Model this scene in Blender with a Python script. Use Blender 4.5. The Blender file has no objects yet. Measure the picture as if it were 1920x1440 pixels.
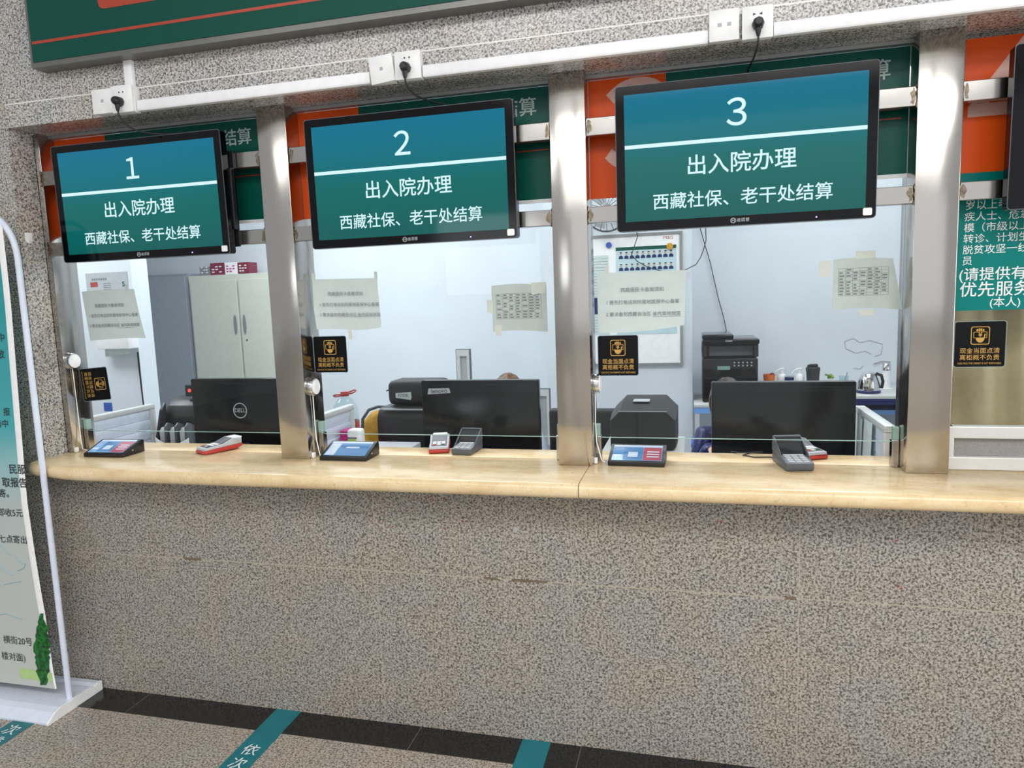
import bpy, bmesh, math, random
import numpy as np
from mathutils import Vector, Matrix, noise as mnoise
random.seed(7)
SC = bpy.context.scene
COL = SC.collection
PI = math.pi

# ------------------------------------------------------------------ camera
F, YAW, PITCH, ROLL = 1325.065, -0.2512, -0.1204, -0.0358
CAM = np.array([1.6068, -2.2103, 1.5164])
_fw = np.array([math.sin(YAW)*math.cos(PITCH), math.cos(YAW)*math.cos(PITCH), math.sin(PITCH)])
_r0 = np.array([math.cos(YAW), -math.sin(YAW), 0.0])
_u0 = np.cross(_r0, _fw)
_r = math.cos(ROLL)*_r0 + math.sin(ROLL)*_u0
_u = -math.sin(ROLL)*_r0 + math.cos(ROLL)*_u0
cd = bpy.data.cameras.new('camera')
cd.sensor_fit = 'HORIZONTAL'; cd.sensor_width = 36.0; cd.lens = F/1920*36
cd.clip_start = 0.05; cd.clip_end = 60
cam = bpy.data.objects.new('camera', cd); COL.objects.link(cam)
cam.matrix_world = Matrix([[_r[0], _u[0], -_fw[0], CAM[0]], [_r[1], _u[1], -_fw[1], CAM[1]],
                           [_r[2], _u[2], -_fw[2], CAM[2]], [0, 0, 0, 1]])
SC.camera = cam

def at(px, py, y):
    """measured photo pixel -> point on the vertical plane at depth y"""
    d = _fw + _r*(px-960)/F + _u*(720-py)/F
    p = CAM + d*(y-CAM[1])/d[1]
    return Vector((float(p[0]), float(y), float(p[2])))

# ------------------------------------------------------------------ light and exposure
vs = SC.view_settings
SC.display_settings.display_device = 'sRGB'
vs.view_transform = 'Standard'; vs.look = 'None'; vs.gamma = 1.0; vs.use_curve_mapping = False
vs.exposure = 0.0
w = bpy.data.worlds.new('hall_daylight'); SC.world = w; w.use_nodes = True
w.node_tree.nodes['Background'].inputs[0].default_value = (0.86, 0.89, 0.92, 1)
w.node_tree.nodes['Background'].inputs[1].default_value = 0.57

def area(name, loc, size, energy, color=(1, 1, 1), rot=(0, 0, 0), shape='RECTANGLE', sy=None):
    l = bpy.data.lights.new(name, 'AREA'); l.energy = energy; l.color = color
    l.shape = shape; l.size = size
    if shape in ('RECTANGLE', 'ELLIPSE'): l.size_y = sy or size
    o = bpy.data.objects.new(name, l); o.location = loc; o.rotation_euler = rot; COL.objects.link(o)
    return o
# hall ceiling lamps
for x, y, e in ((-0.9, -2.8, 17), (0.6, -2.7, 27), (2.0, -2.7, 32), (3.4, -2.7, 40), (1.0, -4.6, 36), (3.0, -4.6, 46)):
    area('hall_lamp', (x, y, 3.4), 1.2 if y > -4 else 2.4, e, (1.0, 0.98, 0.95), (0, 0, 0), 'RECTANGLE', 0.9 if y > -4 else 1.8)
# daylight from the tall windows behind the photographer
area('hall_window_light', (3.2, -7.6, 1.9), 6.0, 34, (0.95, 0.98, 1.0), (PI/2, 0, 0), 'RECTANGLE', 3.2)
area('hall_door_light', (6.8, -2.4, 1.5), 3.6, 120, (0.97, 0.98, 1.0), (0, PI/2, 0), 'RECTANGLE', 2.8)
area('hall_window_light', (-1.35, -8.0, 2.05), 1.5, 12, (0.93, 0.97, 1.0), (PI/2, 0, 0), 'RECTANGLE', 0.9)
# office ceiling panels behind the glass
for x, y, e in ((-2.5, 0.85, 40), (-1.2, 2.1, 32), (0.6, 1.2, 24), (2.4, 1.3, 24), (0.0, 2.3, 13), (2.6, 2.4, 16)):
    area('office_lamp', (x, y, 2.78), 1.1, e, (0.93, 0.97, 1.0), (0, 0, 0), 'RECTANGLE', 0.6)

# ------------------------------------------------------------------ materials
def lin(c):
    c = c/255.0
    return c/12.92 if c <= 0.04045 else ((c+0.055)/1.055)**2.4
def rgb(r, g, b): return (lin(r), lin(g), lin(b), 1.0)
def new_mat(name):
    m = bpy.data.materials.new(name); m.use_nodes = True
    return m, m.node_tree.nodes, m.node_tree.links, m.node_tree.nodes['Principled BSDF']
_cache = {}
def mat(name, col, rough=0.5, metal=0.0, spec=0.5, var=0.025, scale=30.0, coat=0.0, emit=None, es=0.0):
    if name in _cache: return _cache[name]
    m, N, L, B = new_mat(name)
    B.inputs['Roughness'].default_value = rough; B.inputs['Metallic'].default_value = metal
    B.inputs['Specular IOR Level'].default_value = spec
    B.inputs['Coat Weight'].default_value = coat
    g = N.new('ShaderNodeNewGeometry'); n = N.new('ShaderNodeTexNoise'); n.inputs['Scale'].default_value = scale
    n.inputs['Detail'].default_value = 3
    L.new(g.outputs['Position'], n.inputs['Vector'])
    mx = N.new('ShaderNodeMix'); mx.data_type = 'RGBA'
    mr = N.new('ShaderNodeMapRange'); mr.inputs[1].default_value = 0.38; mr.inputs[2].default_value = 0.62
    mx.inputs[6].default_value = tuple(c*(1-var) for c in col[:3])+(1,)
    mx.inputs[7].default_value = tuple(min(1, c*(1+var)) for c in col[:3])+(1,)
    L.new(n.outputs['Fac'], mr.inputs[0]); L.new(mr.outputs[0], mx.inputs[0]); L.new(mx.outputs[2], B.inputs['Base Color'])
    if emit:
        B.inputs['Emission Color'].default_value = emit; B.inputs['Emission Strength'].default_value = es
    _cache[name] = m
    return m

def mth(N, L, op, a, b=None, c=None, clamp=False):
    n = N.new('ShaderNodeMath'); n.operation = op; n.use_clamp = clamp
    for i, v in enumerate((a, b, c)):
        if v is None: continue
        if isinstance(v, (int, float)): n.inputs[i].default_value = v
        else: L.new(v, n.inputs[i])
    return n.outputs[0]
def joint(N, L, co, x0, per, half):
    t = mth(N, L, 'SUBTRACT', co, x0 + per*0.5)
    t = mth(N, L, 'DIVIDE', t, per); t = mth(N, L, 'FRACT', t)
    t = mth(N, L, 'SUBTRACT', t, 0.5); t = mth(N, L, 'ABSOLUTE', t); t = mth(N, L, 'MULTIPLY', t, per)
    return mth(N, L, 'LESS_THAN', t, half)

def granite(name, light, midc, dark, vx=None, hz=None, rough=0.28, scale=105, groutc=(178, 168, 150), axes=('X', 'Z'), stain=0.0, half=0.0014):
    m, N, L, B = new_mat(name)
    g = N.new('ShaderNodeNewGeometry'); pos = g.outputs['Position']
    n1 = N.new('ShaderNodeTexNoise'); n1.inputs['Scale'].default_value = scale; n1.inputs['Detail'].default_value = 2.2
    n1.inputs['Roughness'].default_value = 0.55; n1.inputs['Distortion'].default_value = 0.6
    L.new(pos, n1.inputs['Vector'])
    rp = N.new('ShaderNodeValToRGB'); rp.color_ramp.interpolation = 'LINEAR'
    e = rp.color_ramp.elements
    e[0].position = 0.39; e[0].color = dark; e[1].position = 0.60; e[1].color = light
    x = e.new(0.475); x.color = midc
    L.new(n1.outputs['Fac'], rp.inputs[0])
    n3 = N.new('ShaderNodeTexNoise'); n3.inputs['Scale'].default_value = scale*2.3; n3.inputs['Detail'].default_value = 2
    L.new(pos, n3.inputs['Vector'])
    r3 = N.new('ShaderNodeMapRange'); r3.inputs[1].default_value = 0.35; r3.inputs[2].default_value = 0.65
    r3.inputs[3].default_value = 0.80; r3.inputs[4].default_value = 1.14
    L.new(n3.outputs['Fac'], r3.inputs[0])
    v3 = N.new('ShaderNodeVectorMath'); v3.operation = 'SCALE'
    L.new(rp.outputs[0], v3.inputs[0]); L.new(r3.outputs[0], v3.inputs['Scale'])
    n2 = N.new('ShaderNodeTexNoise'); n2.inputs['Scale'].default_value = 4.5; n2.inputs['Detail'].default_value = 3
    L.new(pos, n2.inputs['Vector'])
    r2 = N.new('ShaderNodeValToRGB'); e2 = r2.color_ramp.elements
    e2[0].position = 0.38; e2[0].color = (0.965, 0.98, 1.01, 1); e2[1].position = 0.64; e2[1].color = (1.03, 0.99, 0.935, 1)
    L.new(n2.outputs['Fac'], r2.inputs[0])
    mm = N.new('ShaderNodeVectorMath'); mm.operation = 'MULTIPLY'
    L.new(v3.outputs[0], mm.inputs[0]); L.new(r2.outputs[0], mm.inputs[1])
    out = mm.outputs[0]
    sx = N.new('ShaderNodeSeparateXYZ'); L.new(pos, sx.inputs[0])
    masks = []
    if vx: masks.append(joint(N, L, sx.outputs[axes[0]], vx[0], vx[1], half))
    if hz: masks.append(joint(N, L, sx.outputs[axes[1]], hz[0], hz[1], half*1.25))
    for k in masks:
        mx = N.new('ShaderNodeMix'); mx.data_type = 'RGBA'
        L.new(k, mx.inputs[0]); L.new(out, mx.inputs[6]); mx.inputs[7].default_value = rgb(*groutc)
        out = mx.outputs[2]
    if stain:
        # brown resin that has run out of the long joint in places
        ns = N.new('ShaderNodeTexNoise'); ns.inputs['Scale'].default_value = 3.1; ns.inputs['Detail'].default_value = 2
        L.new(pos, ns.inputs['Vector'])
        a = mth(N, L, 'GREATER_THAN', ns.outputs['Fac'], 0.60)
        d = mth(N, L, 'SUBTRACT', sx.outputs['Z'], stain); d = mth(N, L, 'ABSOLUTE', d)
        b = mth(N, L, 'LESS_THAN', d, 0.0045)
        mk = mth(N, L, 'MULTIPLY', a, b); mk = mth(N, L, 'MULTIPLY', mk, 0.75)
        mx = N.new('ShaderNodeMix'); mx.data_type = 'RGBA'
        L.new(mk, mx.inputs[0]); L.new(out, mx.inputs[6]); mx.inputs[7].default_value = rgb(86, 66, 40)
        out = mx.outputs[2]
    L.new(out, B.inputs['Base Color'])
    B.inputs['Roughness'].default_value = rough; B.inputs['Specular IOR Level'].default_value = 0.45
    return m

M = {}
M['granite'] = granite('speckled_granite_wall', rgb(186, 180, 171), rgb(148, 142, 133), rgb(90, 85, 78), (0.5206, 0.70), (0.574, 0.575), stain=0.574, scale=150)
M['granite_up'] = granite('speckled_granite_lintel', rgb(216, 214, 212), rgb(172, 169, 166), rgb(100, 98, 96), None, (2.302, 3.0), rough=0.2, groutc=(232, 230, 226), half=0.0017, scale=150)
M['granite_left'] = granite('speckled_granite_jamb', rgb(206, 202, 196), rgb(164, 159, 152), rgb(98, 94, 90), None, (0.574, 0.575), rough=0.22, scale=150)
M['granite_floor'] = granite('speckled_granite_floor', rgb(188, 180, 168), rgb(158, 150, 139), rgb(106, 99, 91), (-0.2145, 0.5755), (-0.135, 0.60), axes=('X', 'Y'), rough=0.25, groutc=(120, 112, 102), scale=150)
M['granite_black'] = granite('black_granite', rgb(40, 40, 39), rgb(28, 28, 28), rgb(18, 18, 18), (0.659, 0.578), None, rough=0.15, scale=160, groutc=(96, 92, 84))

def steel(name, col=(0.56, 0.54, 0.51), rough=0.27, axis='Z', bump=0.03, wav=0.0):
    m, N, L, B = new_mat(name)
    g = N.new('ShaderNodeNewGeometry'); mp = N.new('ShaderNodeMapping')
    s = {'Z': (3, 3, 420), 'X': (420, 420, 3), 'H': (3, 420, 420)}[axis]
    if axis == 'Z': s = (8, 8, 600)
    if axis == 'H': s = (6, 500, 500)
    mp.inputs['Scale'].default_value = s
    L.new(g.outputs['Position'], mp.inputs[0])
    n = N.new('ShaderNodeTexNoise'); n.inputs['Scale'].default_value = 1.0; n.inputs['Detail'].default_value = 2
    L.new(mp.outputs[0], n.inputs['Vector'])
    rr = N.new('ShaderNodeMapRange'); rr.inputs[3].default_value = rough-0.006; rr.inputs[4].default_value = rough+0.006
    L.new(n.outputs['Fac'], rr.inputs[0]); L.new(rr.outputs[0], B.inputs['Roughness'])
    bp = N.new('ShaderNodeBump'); bp.inputs['Strength'].default_value = bump; bp.inputs['Distance'].default_value = 0.002
    L.new(n.outputs['Fac'], bp.inputs['Height'])
    if wav:
        n2 = N.new('ShaderNodeTexNoise'); n2.inputs['Scale'].default_value = 7; n2.inputs['Detail'].default_value = 1
        L.new(g.outputs['Position'], n2.inputs['Vector'])
        b2 = N.new('ShaderNodeBump'); b2.inputs['Strength'].default_value = wav; b2.inputs['Distance'].default_value = 0.02
        L.new(n2.outputs['Fac'], b2.inputs['Height']); L.new(bp.outputs[0], b2.inputs['Normal'])
        L.new(b2.outputs[0], B.inputs['Normal'])
    else:
        L.new(bp.outputs[0], B.inputs['Normal'])
    B.inputs['Base Color'].default_value = col+(1,)
    B.inputs['Metallic'].default_value = 1.0
    return m
M['steel'] = steel('brushed_stainless_pillar', (0.50, 0.475, 0.445), 0.17, 'Z', 0.0, 0.06)
M['bar'] = steel('brushed_stainless_bar', (0.46, 0.44, 0.415), 0.20, 'H', 0.003, 0.10)
M['chrome'] = steel('polished_chrome', (0.75, 0.75, 0.75), 0.1, 'Z', 0.0)
M['weld'] = mat('scorched_weld', rgb(104, 90, 72), 0.38, 0.9, var=0.5, scale=160)
M['scorch'] = mat('heat_tint_on_steel', rgb(128, 116, 102), 0.42, 0.8, var=0.25, scale=90)
M['alu'] = mat('white_aluminium', rgb(214, 216, 214), 0.35, 0.2)
M['alu_dull'] = mat('dull_aluminium', rgb(165, 168, 168), 0.35, 0.6)
M['white_plastic'] = mat('white_plastic', rgb(244, 244, 244), 0.35)
M['trunk'] = mat('white_pvc_trunking', rgb(248, 248, 250), 0.4)
M['black_gloss'] = mat('glossy_black_plastic', rgb(6, 6, 8), 0.10, spec=0.25)
M['black'] = mat('black_plastic', rgb(24, 25, 28), 0.4)
M['black_soft'] = mat('black_matte_plastic', rgb(34, 36, 38), 0.55)
M['monitor'] = mat('black_monitor_back', rgb(9, 11, 14), 0.16, spec=0.35)
M['rubber'] = mat('black_cable_rubber', rgb(26, 26, 28), 0.5)
M['grey_plastic'] = mat('slate_grey_plastic', rgb(82, 86, 92), 0.4)
M['lightgrey'] = mat('light_grey_plastic', rgb(176, 180, 184), 0.4)
M['red'] = mat('red_plastic', rgb(176, 52, 44), 0.35)
M['pink'] = mat('magenta_print', rgb(196, 40, 128), 0.5)
M['white_wall'] = mat('white_painted_plaster', rgb(216, 222, 228), 0.6, var=0.02, scale=3)
M['cream_metal'] = mat('cream_painted_steel', rgb(206, 208, 196), 0.4, var=0.02)
M['greyblue'] = mat('blue_grey_painted_steel', rgb(150, 157, 166), 0.4, var=0.02)
M['green_vinyl'] = mat('dark_green_vinyl', rgb(6, 84, 72), 0.3, spec=0.2, var=0.03, scale=4)
M['teal_vinyl'] = mat('teal_vinyl', rgb(0, 122, 116), 0.35, spec=0.2, var=0.03, scale=4)
M['orange_vinyl'] = mat('orange_vinyl', rgb(226, 84, 22), 0.3, spec=0.2, var=0.03, scale=4)
M['sign_green'] = mat('green_sign_face', rgb(2, 76, 64), 0.4, spec=0.2, var=0.03, scale=4)
M['sign_red'] = mat('orange_red_sign_print', rgb(176, 62, 36), 0.3)
M['sign_frame'] = mat('grey_sign_frame', rgb(120, 120, 116), 0.35, 0.6)
M['white_print'] = mat('white_print', rgb(232, 236, 236), 0.5)
M['grey_print'] = mat('pale_grey_print', rgb(176, 196, 194), 0.5)
M['pink_print'] = mat('pale_pink_print', rgb(222, 180, 168), 0.5)
M['black_print'] = mat('dark_print', rgb(46, 58, 60), 0.6)
M['grey_ink'] = mat('grey_ink', rgb(120, 128, 130), 0.6)
M['gold'] = mat('gold_print', rgb(206, 162, 84), 0.35, 0.3)
M['sticker_black'] = mat('black_sticker', rgb(9, 10, 12), 0.25, spec=0.2)
M['paper'] = mat('white_paper', rgb(202, 214, 212), 0.7, var=0.02)
M['paper_yel'] = mat('yellowed_paper', rgb(188, 200, 195), 0.7, var=0.03, scale=25)
M['tape_clear'] = mat('yellowed_tape', rgb(206, 212, 202), 0.3)
M['floor_tape'] = mat('teal_floor_tape', rgb(12, 112, 122), 0.35, var=0.08, scale=12)
M['powder'] = mat('white_powder_coat', rgb(218, 226, 240), 0.3)
M['curtain'] = mat('beige_curtain_cloth', rgb(190, 174, 138), 0.85, var=0.03, scale=60)
M['yellow'] = mat('mustard_cloth', rgb(196, 146, 32), 0.7, var=0.12)
M['blue'] = mat('blue_plastic', rgb(50, 92, 178), 0.4)
M['navy'] = mat('navy_plastic', rgb(20, 34, 92), 0.35)
M['skyblue'] = mat('sky_blue_laminate', rgb(120, 168, 226), 0.4)
M['orange'] = mat('orange_plastic', rgb(224, 112, 34), 0.4)
M['maroon'] = mat('maroon_card', rgb(124, 36, 62), 0.5)
M['green'] = mat('green_leaf', rgb(120, 160, 60), 0.5, var=0.4, scale=60)
M['lime'] = mat('lime_plastic', rgb(168, 208, 70), 0.4)
M['skin'] = mat('skin', rgb(206, 164, 140), 0.5)
M['lips'] = mat('lips', rgb(176, 112, 100), 0.5)
M['hair'] = mat('dark_brown_hair', rgb(44, 32, 24), 0.45, var=0.5, scale=70)
M['hair2'] = mat('golden_brown_hair', rgb(92, 62, 26), 0.4, var=0.6, scale=45)
M['coat'] = mat('white_coat_cloth', rgb(226, 230, 240), 0.75)
M['desk'] = mat('pale_grey_laminate', rgb(190, 194, 198), 0.4)
M['tree'] = mat('printed_cypress_green', rgb(20, 96, 36), 0.5, var=0.6, scale=70)
M['palesheet'] = mat('pale_poster_paper', rgb(190, 214, 220), 0.5)
M['palegreen'] = mat('printed_pale_green', rgb(184, 212, 140), 0.5)
M['printblue'] = mat('printed_pale_blue', rgb(150, 190, 204), 0.5)
M['led_red'] = mat('red_led', rgb(60, 0, 0), 0.4, emit=(1, 0.05, 0.05, 1), es=2.0)
M['led_violet'] = mat('violet_led', rgb(40, 20, 90), 0.4, emit=(0.30, 0.16, 1.0, 1), es=5.0)
M['lcd'] = mat('grey_green_lcd', rgb(120, 150, 140), 0.3)
M['brown'] = mat('brown_fake_wood', rgb(120, 90, 60), 0.5)
M['dirt'] = mat('grey_smudge', rgb(178, 178, 180), 0.7)
M['redpaint'] = mat('red_paint_smear', rgb(160, 70, 72), 0.7, var=0.2, scale=200)
M['mesh_screen'] = mat('grey_mesh_screen', rgb(140, 138, 136), 0.7, var=0.1, scale=300)

def marble():
    m, N, L, B = new_mat('cream_marble')
    g = N.new('ShaderNodeNewGeometry'); mp = N.new('ShaderNodeMapping'); mp.inputs['Scale'].default_value = (3.5, 8, 8)
    mp.inputs['Rotation'].default_value = (0, 0, 0.12)
    L.new(g.outputs['Position'], mp.inputs[0])
    n = N.new('ShaderNodeTexNoise'); n.inputs['Scale'].default_value = 2.4; n.inputs['Detail'].default_value = 8; n.inputs['Roughness'].default_value = 0.62
    L.new(mp.outputs[0], n.inputs['Vector'])
    rp = N.new('ShaderNodeValToRGB'); e = rp.color_ramp.elements
    e[0].position = 0.30; e[0].color = rgb(216, 186, 140); e[1].position = 0.70; e[1].color = rgb(238, 216, 176)
    x = e.new(0.5); x.color = rgb(230, 204, 160)
    L.new(n.outputs['Fac'], rp.inputs[0])
    n2 = N.new('ShaderNodeTexNoise'); n2.inputs['Scale'].default_value = 26; n2.inputs['Detail'].default_value = 5; n2.inputs['Distortion'].default_value = 1.5
    L.new(g.outputs['Position'], n2.inputs['Vector'])
    v = mth(N, L, 'SUBTRACT', n2.outputs['Fac'], 0.5); v = mth(N, L, 'ABSOLUTE', v); v = mth(N, L, 'LESS_THAN', v, 0.006)
    v = mth(N, L, 'MULTIPLY', v, 0.35)
    mx = N.new('ShaderNodeMix'); mx.data_type = 'RGBA'; L.new(v, mx.inputs[0]); L.new(rp.outputs[0], mx.inputs[6]); mx.inputs[7].default_value = rgb(150, 110, 66)
    L.new(mx.outputs[2], B.inputs['Base Color'])
    B.inputs['Roughness'].default_value = 0.22
    return m
M['marble'] = marble()

def glass(name, tint=(0.93, 0.965, 0.965), haze=0.05, ior=1.5):
    m, N, L, B = new_mat(name); N.remove(B)
    o = N['Material Output']
    t = N.new('ShaderNodeBsdfTransparent'); t.inputs[0].default_value = tint+(1,)
    d = N.new('ShaderNodeBsdfDiffuse'); d.inputs[0].default_value = (0.8, 0.86, 0.88, 1)
    gl = N.new('ShaderNodeBsdfGlossy'); gl.inputs['Roughness'].default_value = 0.0
    fr = N.new('ShaderNodeFresnel'); fr.inputs[0].default_value = ior
    m1 = N.new('ShaderNodeMixShader'); m1.inputs[0].default_value = haze
    L.new(t.outputs[0], m1.inputs[1]); L.new(d.outputs[0], m1.inputs[2])
    m2 = N.new('ShaderNodeMixShader'); gg = N.new('ShaderNodeNewGeometry'); ft = mth(N, L, 'SUBTRACT', 1.0, gg.outputs['Backfacing']); L.new(mth(N, L, 'MULTIPLY', fr.outputs[0], ft), m2.inputs[0]); L.new(m1.outputs[0], m2.inputs[1]); L.new(gl.outputs[0], m2.inputs[2])
    L.new(m2.outputs[0], o.inputs[0])
    return m
M['glass'] = glass('clear_window_glass', (0.965, 0.985, 0.985), haze=0.004, ior=1.36)
M['glass_edge'] = mat('green_glass_edge', rgb(150, 178, 168), 0.15)
M['clear'] = glass('clear_plastic', (0.86, 0.93, 0.95), 0.10)

def screen_mat(name, stops, es=1.0):
    """lit screen: what it shows, top to bottom, in generated coordinates"""
    m, N, L, B = new_mat(name)
    tc = N.new('ShaderNodeTexCoord'); sx = N.new('ShaderNodeSeparateXYZ'); L.new(tc.outputs['Generated'], sx.inputs[0])
    rp = N.new('ShaderNodeValToRGB'); e = rp.color_ramp.elements
    e[0].position, e[0].color = stops[0]; e[1].position, e[1].color = stops[-1]
    for p, c in stops[1:-1]:
        k = e.new(p); k.color = c
    L.new(sx.outputs['Z'], rp.inputs[0]); L.new(rp.outputs[0], B.inputs['Emission Color'])
    B.inputs['Emission Strength'].default_value = es
    B.inputs['Base Color'].default_value = (0.004, 0.005, 0.006, 1); B.inputs['Roughness'].default_value = 0.05; B.inputs['Specular IOR Level'].default_value = 0.3
    return m
M['screen'] = screen_mat('teal_call_screen', [(0.0, rgb(4, 92, 88)), (0.45, rgb(0, 104, 100)), (0.72, rgb(0, 112, 128)), (1.0, rgb(0, 112, 142))])
M['screen_text'] = mat('lit_white_letters', rgb(20, 22, 24), 0.1, emit=rgb(214, 246, 250), es=1.0)
M['tab_screen'] = screen_mat('blue_tablet_screen', [(0.0, rgb(120, 170, 215)), (0.5, rgb(95, 150, 205)), (1.0, rgb(165, 190, 220))])
M['tab_red'] = mat('lit_rose_block', rgb(20, 10, 10), 0.2, emit=rgb(180, 84, 100), es=0.9)
M['tab_white'] = mat('lit_pale_block', rgb(20, 20, 22), 0.2, emit=rgb(206, 224, 240), es=0.9)
M['tab_blue'] = mat('lit_blue_block', rgb(10, 12, 20), 0.2, emit=rgb(70, 130, 185), es=0.9)

# ------------------------------------------------------------------ builders
class MB:
    def __init__(s): s.bm = bmesh.new()
    def _add(s, t):
        me = bpy.data.meshes.new('t'); t.to_mesh(me); t.free(); s.bm.from_mesh(me); bpy.data.meshes.remove(me); return s
    def box(s, x0, x1, y0, y1, z0, z1, bev=0.0, seg=2, mtx=None):
        t = bmesh.new(); bmesh.ops.create_cube(t, size=1)
        for v in t.verts:
            v.co = Vector(((x0+x1)/2+v.co.x*(x1-x0), (y0+y1)/2+v.co.y*(y1-y0), (z0+z1)/2+v.co.z*(z1-z0)))
        if bev > 0:
            bmesh.ops.bevel(t, geom=list(t.edges), offset=bev, segments=seg, profile=0.5, affect='EDGES')
        if mtx is not None: bmesh.ops.transform(t, matrix=mtx, verts=t.verts)
        return s._add(t)
    def prism(s, poly, axis, lo, hi, bev=0.0, mtx=None):
        """poly in the two other axes, in order; extruded along axis"""
        t = bmesh.new()
        def P(a, b, c):
            return {'x': (c, a, b), 'y': (a, c, b), 'z': (a, b, c)}[axis]
        A = [t.verts.new(P(a, b, lo)) for a, b in poly]; Bv = [t.verts.new(P(a, b, hi)) for a, b in poly]
        t.faces.new(A); t.faces.new(Bv[::-1])
        n = len(poly)
        for i in range(n): t.faces.new((A[i], Bv[i], Bv[(i+1) % n], A[(i+1) % n]))
        bmesh.ops.recalc_face_normals(t, faces=t.faces)
        if bev > 0: bmesh.ops.bevel(t, geom=list(t.edges), offset=bev, segments=2, profile=0.5, affect='EDGES')
        if mtx is not None: bmesh.ops.transform(t, matrix=mtx, verts=t.verts)
        return s._add(t)
    def lathe(s, prof, c=(0, 0, 0), n=24, axis='z', mtx=None, cap=True):
        t = bmesh.new(); rings = []
        for r, h in prof:
            ring = []
            for k in range(n):
                a = 2*PI*k/n; x, y = r*math.cos(a), r*math.sin(a)
                p = {'z': (x, y, h), 'y': (x, h, y), 'x': (h, x, y)}[axis]
                ring.append(t.verts.new(Vector(p)+Vector(c)))
            rings.append(ring)
        for a, b in zip(rings, rings[1:]):
            for k in range(n): t.faces.new((a[k], a[(k+1) % n], b[(k+1) % n], b[k]))
        if cap: t.faces.new(rings[0]); t.faces.new(rings[-1])
        bmesh.ops.remove_doubles(t, verts=t.verts, dist=1e-6)
        bmesh.ops.recalc_face_normals(t, faces=t.faces)
        if mtx is not None: bmesh.ops.transform(t, matrix=mtx, verts=t.verts)
        return s._add(t)
    def tube(s, pts, r, n=8, rough=None):
        pts = [Vector(p) for p in pts]; t = bmesh.new(); rings = []
        up = Vector((0.31, 0.17, 0.93)).normalized()
        for i, p in enumerate(pts):
            d = (pts[min(i+1, len(pts)-1)]-pts[max(i-1, 0)]).normalized()
            a = d.cross(up)
            if a.length < 1e-4: a = d.cross(Vector((1, 0, 0)))
            a.normalize(); b = d.cross(a).normalized(); up = a.cross(d)
            rr = r[i] if isinstance(r, (list, tuple)) else r
            if rough: rr *= random.uniform(1-rough, 1+rough)
            rings.append([t.verts.new(p+a*rr*math.cos(2*PI*k/n)+b*rr*math.sin(2*PI*k/n)) for k in range(n)])
        for a, b in zip(rings, rings[1:]):
            for k in range(n): t.faces.new((a[k], a[(k+1) % n], b[(k+1) % n], b[k]))
        t.faces.new(rings[0]); t.faces.new(rings[-1])
        bmesh.ops.recalc_face_normals(t, faces=t.faces)
        return s._add(t)
    def ball(s, c, r, sub=2, mtx=None):
        t = bmesh.new(); bmesh.ops.create_icosphere(t, subdivisions=sub, radius=1)
        rr = r if isinstance(r, (tuple, list)) else (r, r, r)
        for v in t.verts: v.co = Vector((v.co.x*rr[0]+c[0], v.co.y*rr[1]+c[1], v.co.z*rr[2]+c[2]))
        if mtx is not None: bmesh.ops.transform(t, matrix=mtx, verts=t.verts)
        return s._add(t)
    def sheet(s, grid, thick=0.0004):
        """grid[i][j] of points -> sheet with thickness"""
        t = bmesh.new(); V = [[t.verts.new(p) for p in row] for row in grid]
        for i in range(len(V)-1):
            for j in range(len(V[0])-1): t.faces.new((V[i][j], V[i][j+1], V[i+1][j+1], V[i+1][j]))
        bmesh.ops.recalc_face_normals(t, faces=t.faces)
        bmesh.ops.solidify(t, geom=list(t.faces), thickness=thick)
        return s._add(t)
    def build(s, name, m, parent=None, smooth=None, world=True):
        return link(name, s.bm, m, parent, smooth, world)

def smooth_by_angle(me, ang):
    bm = bmesh.new(); bm.from_mesh(me)
    for f in bm.faces: f.smooth = True
    for e in bm.edges:
        if len(e.link_faces) == 2 and e.calc_face_angle(0) > ang: e.smooth = False
    bm.to_mesh(me); bm.free()

def root_loc(p):
    v = Vector((0, 0, 0))
    while p is not None: v += p.location; p = p.parent
    return v
def link(name, bm, m, parent=None, smooth=None, world=True):
    me = bpy.data.meshes.new(name)
    off = Vector((0, 0, 0))
    if parent is None:
        xs = [v.co for v in bm.verts]
        lo = Vector([min(c[i] for c in xs) for i in range(3)]); hi = Vector([max(c[i] for c in xs) for i in range(3)])
        off = Vector(((lo.x+hi.x)/2, (lo.y+hi.y)/2, lo.z))
    elif world: off = root_loc(parent)
    bmesh.ops.translate(bm, verts=bm.verts, vec=-off)
    bm.to_mesh(me); bm.free()
    if m is not None: me.materials.append(m if not isinstance(m, str) else M[m])
    if smooth: smooth_by_angle(me, math.radians(smooth))
    o = bpy.data.objects.new(name, me); COL.objects.link(o)
    if parent is None: o.location = off
    else: o.parent = parent
    return o
def thing(name, label, cat, loc=(0, 0, 0), rz=0.0, group=None, kind='thing'):
    o = bpy.data.objects.new(name, None); o.empty_display_size = 0.05; COL.objects.link(o)
    o.location = loc; o.rotation_euler = (0, 0, rz)
    return tag(o, label, cat, group, kind)
def tag(o, label, cat, group=None, kind='thing'):
    o['label'] = label; o['category'] = cat
    if group: o['group'] = group
    if kind: o['kind'] = kind
    return o
def struct(o, label=None, cat=None):
    o['kind'] = 'structure'
    if label: o['label'] = label
    if cat: o['category'] = cat
    return o
def copy_tree(o, parent=None):
    c = o.copy(); COL.objects.link(c)
    if parent is not None: c.parent = parent
    for ch in list(o.children): copy_tree(ch, c)
    return c

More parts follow.
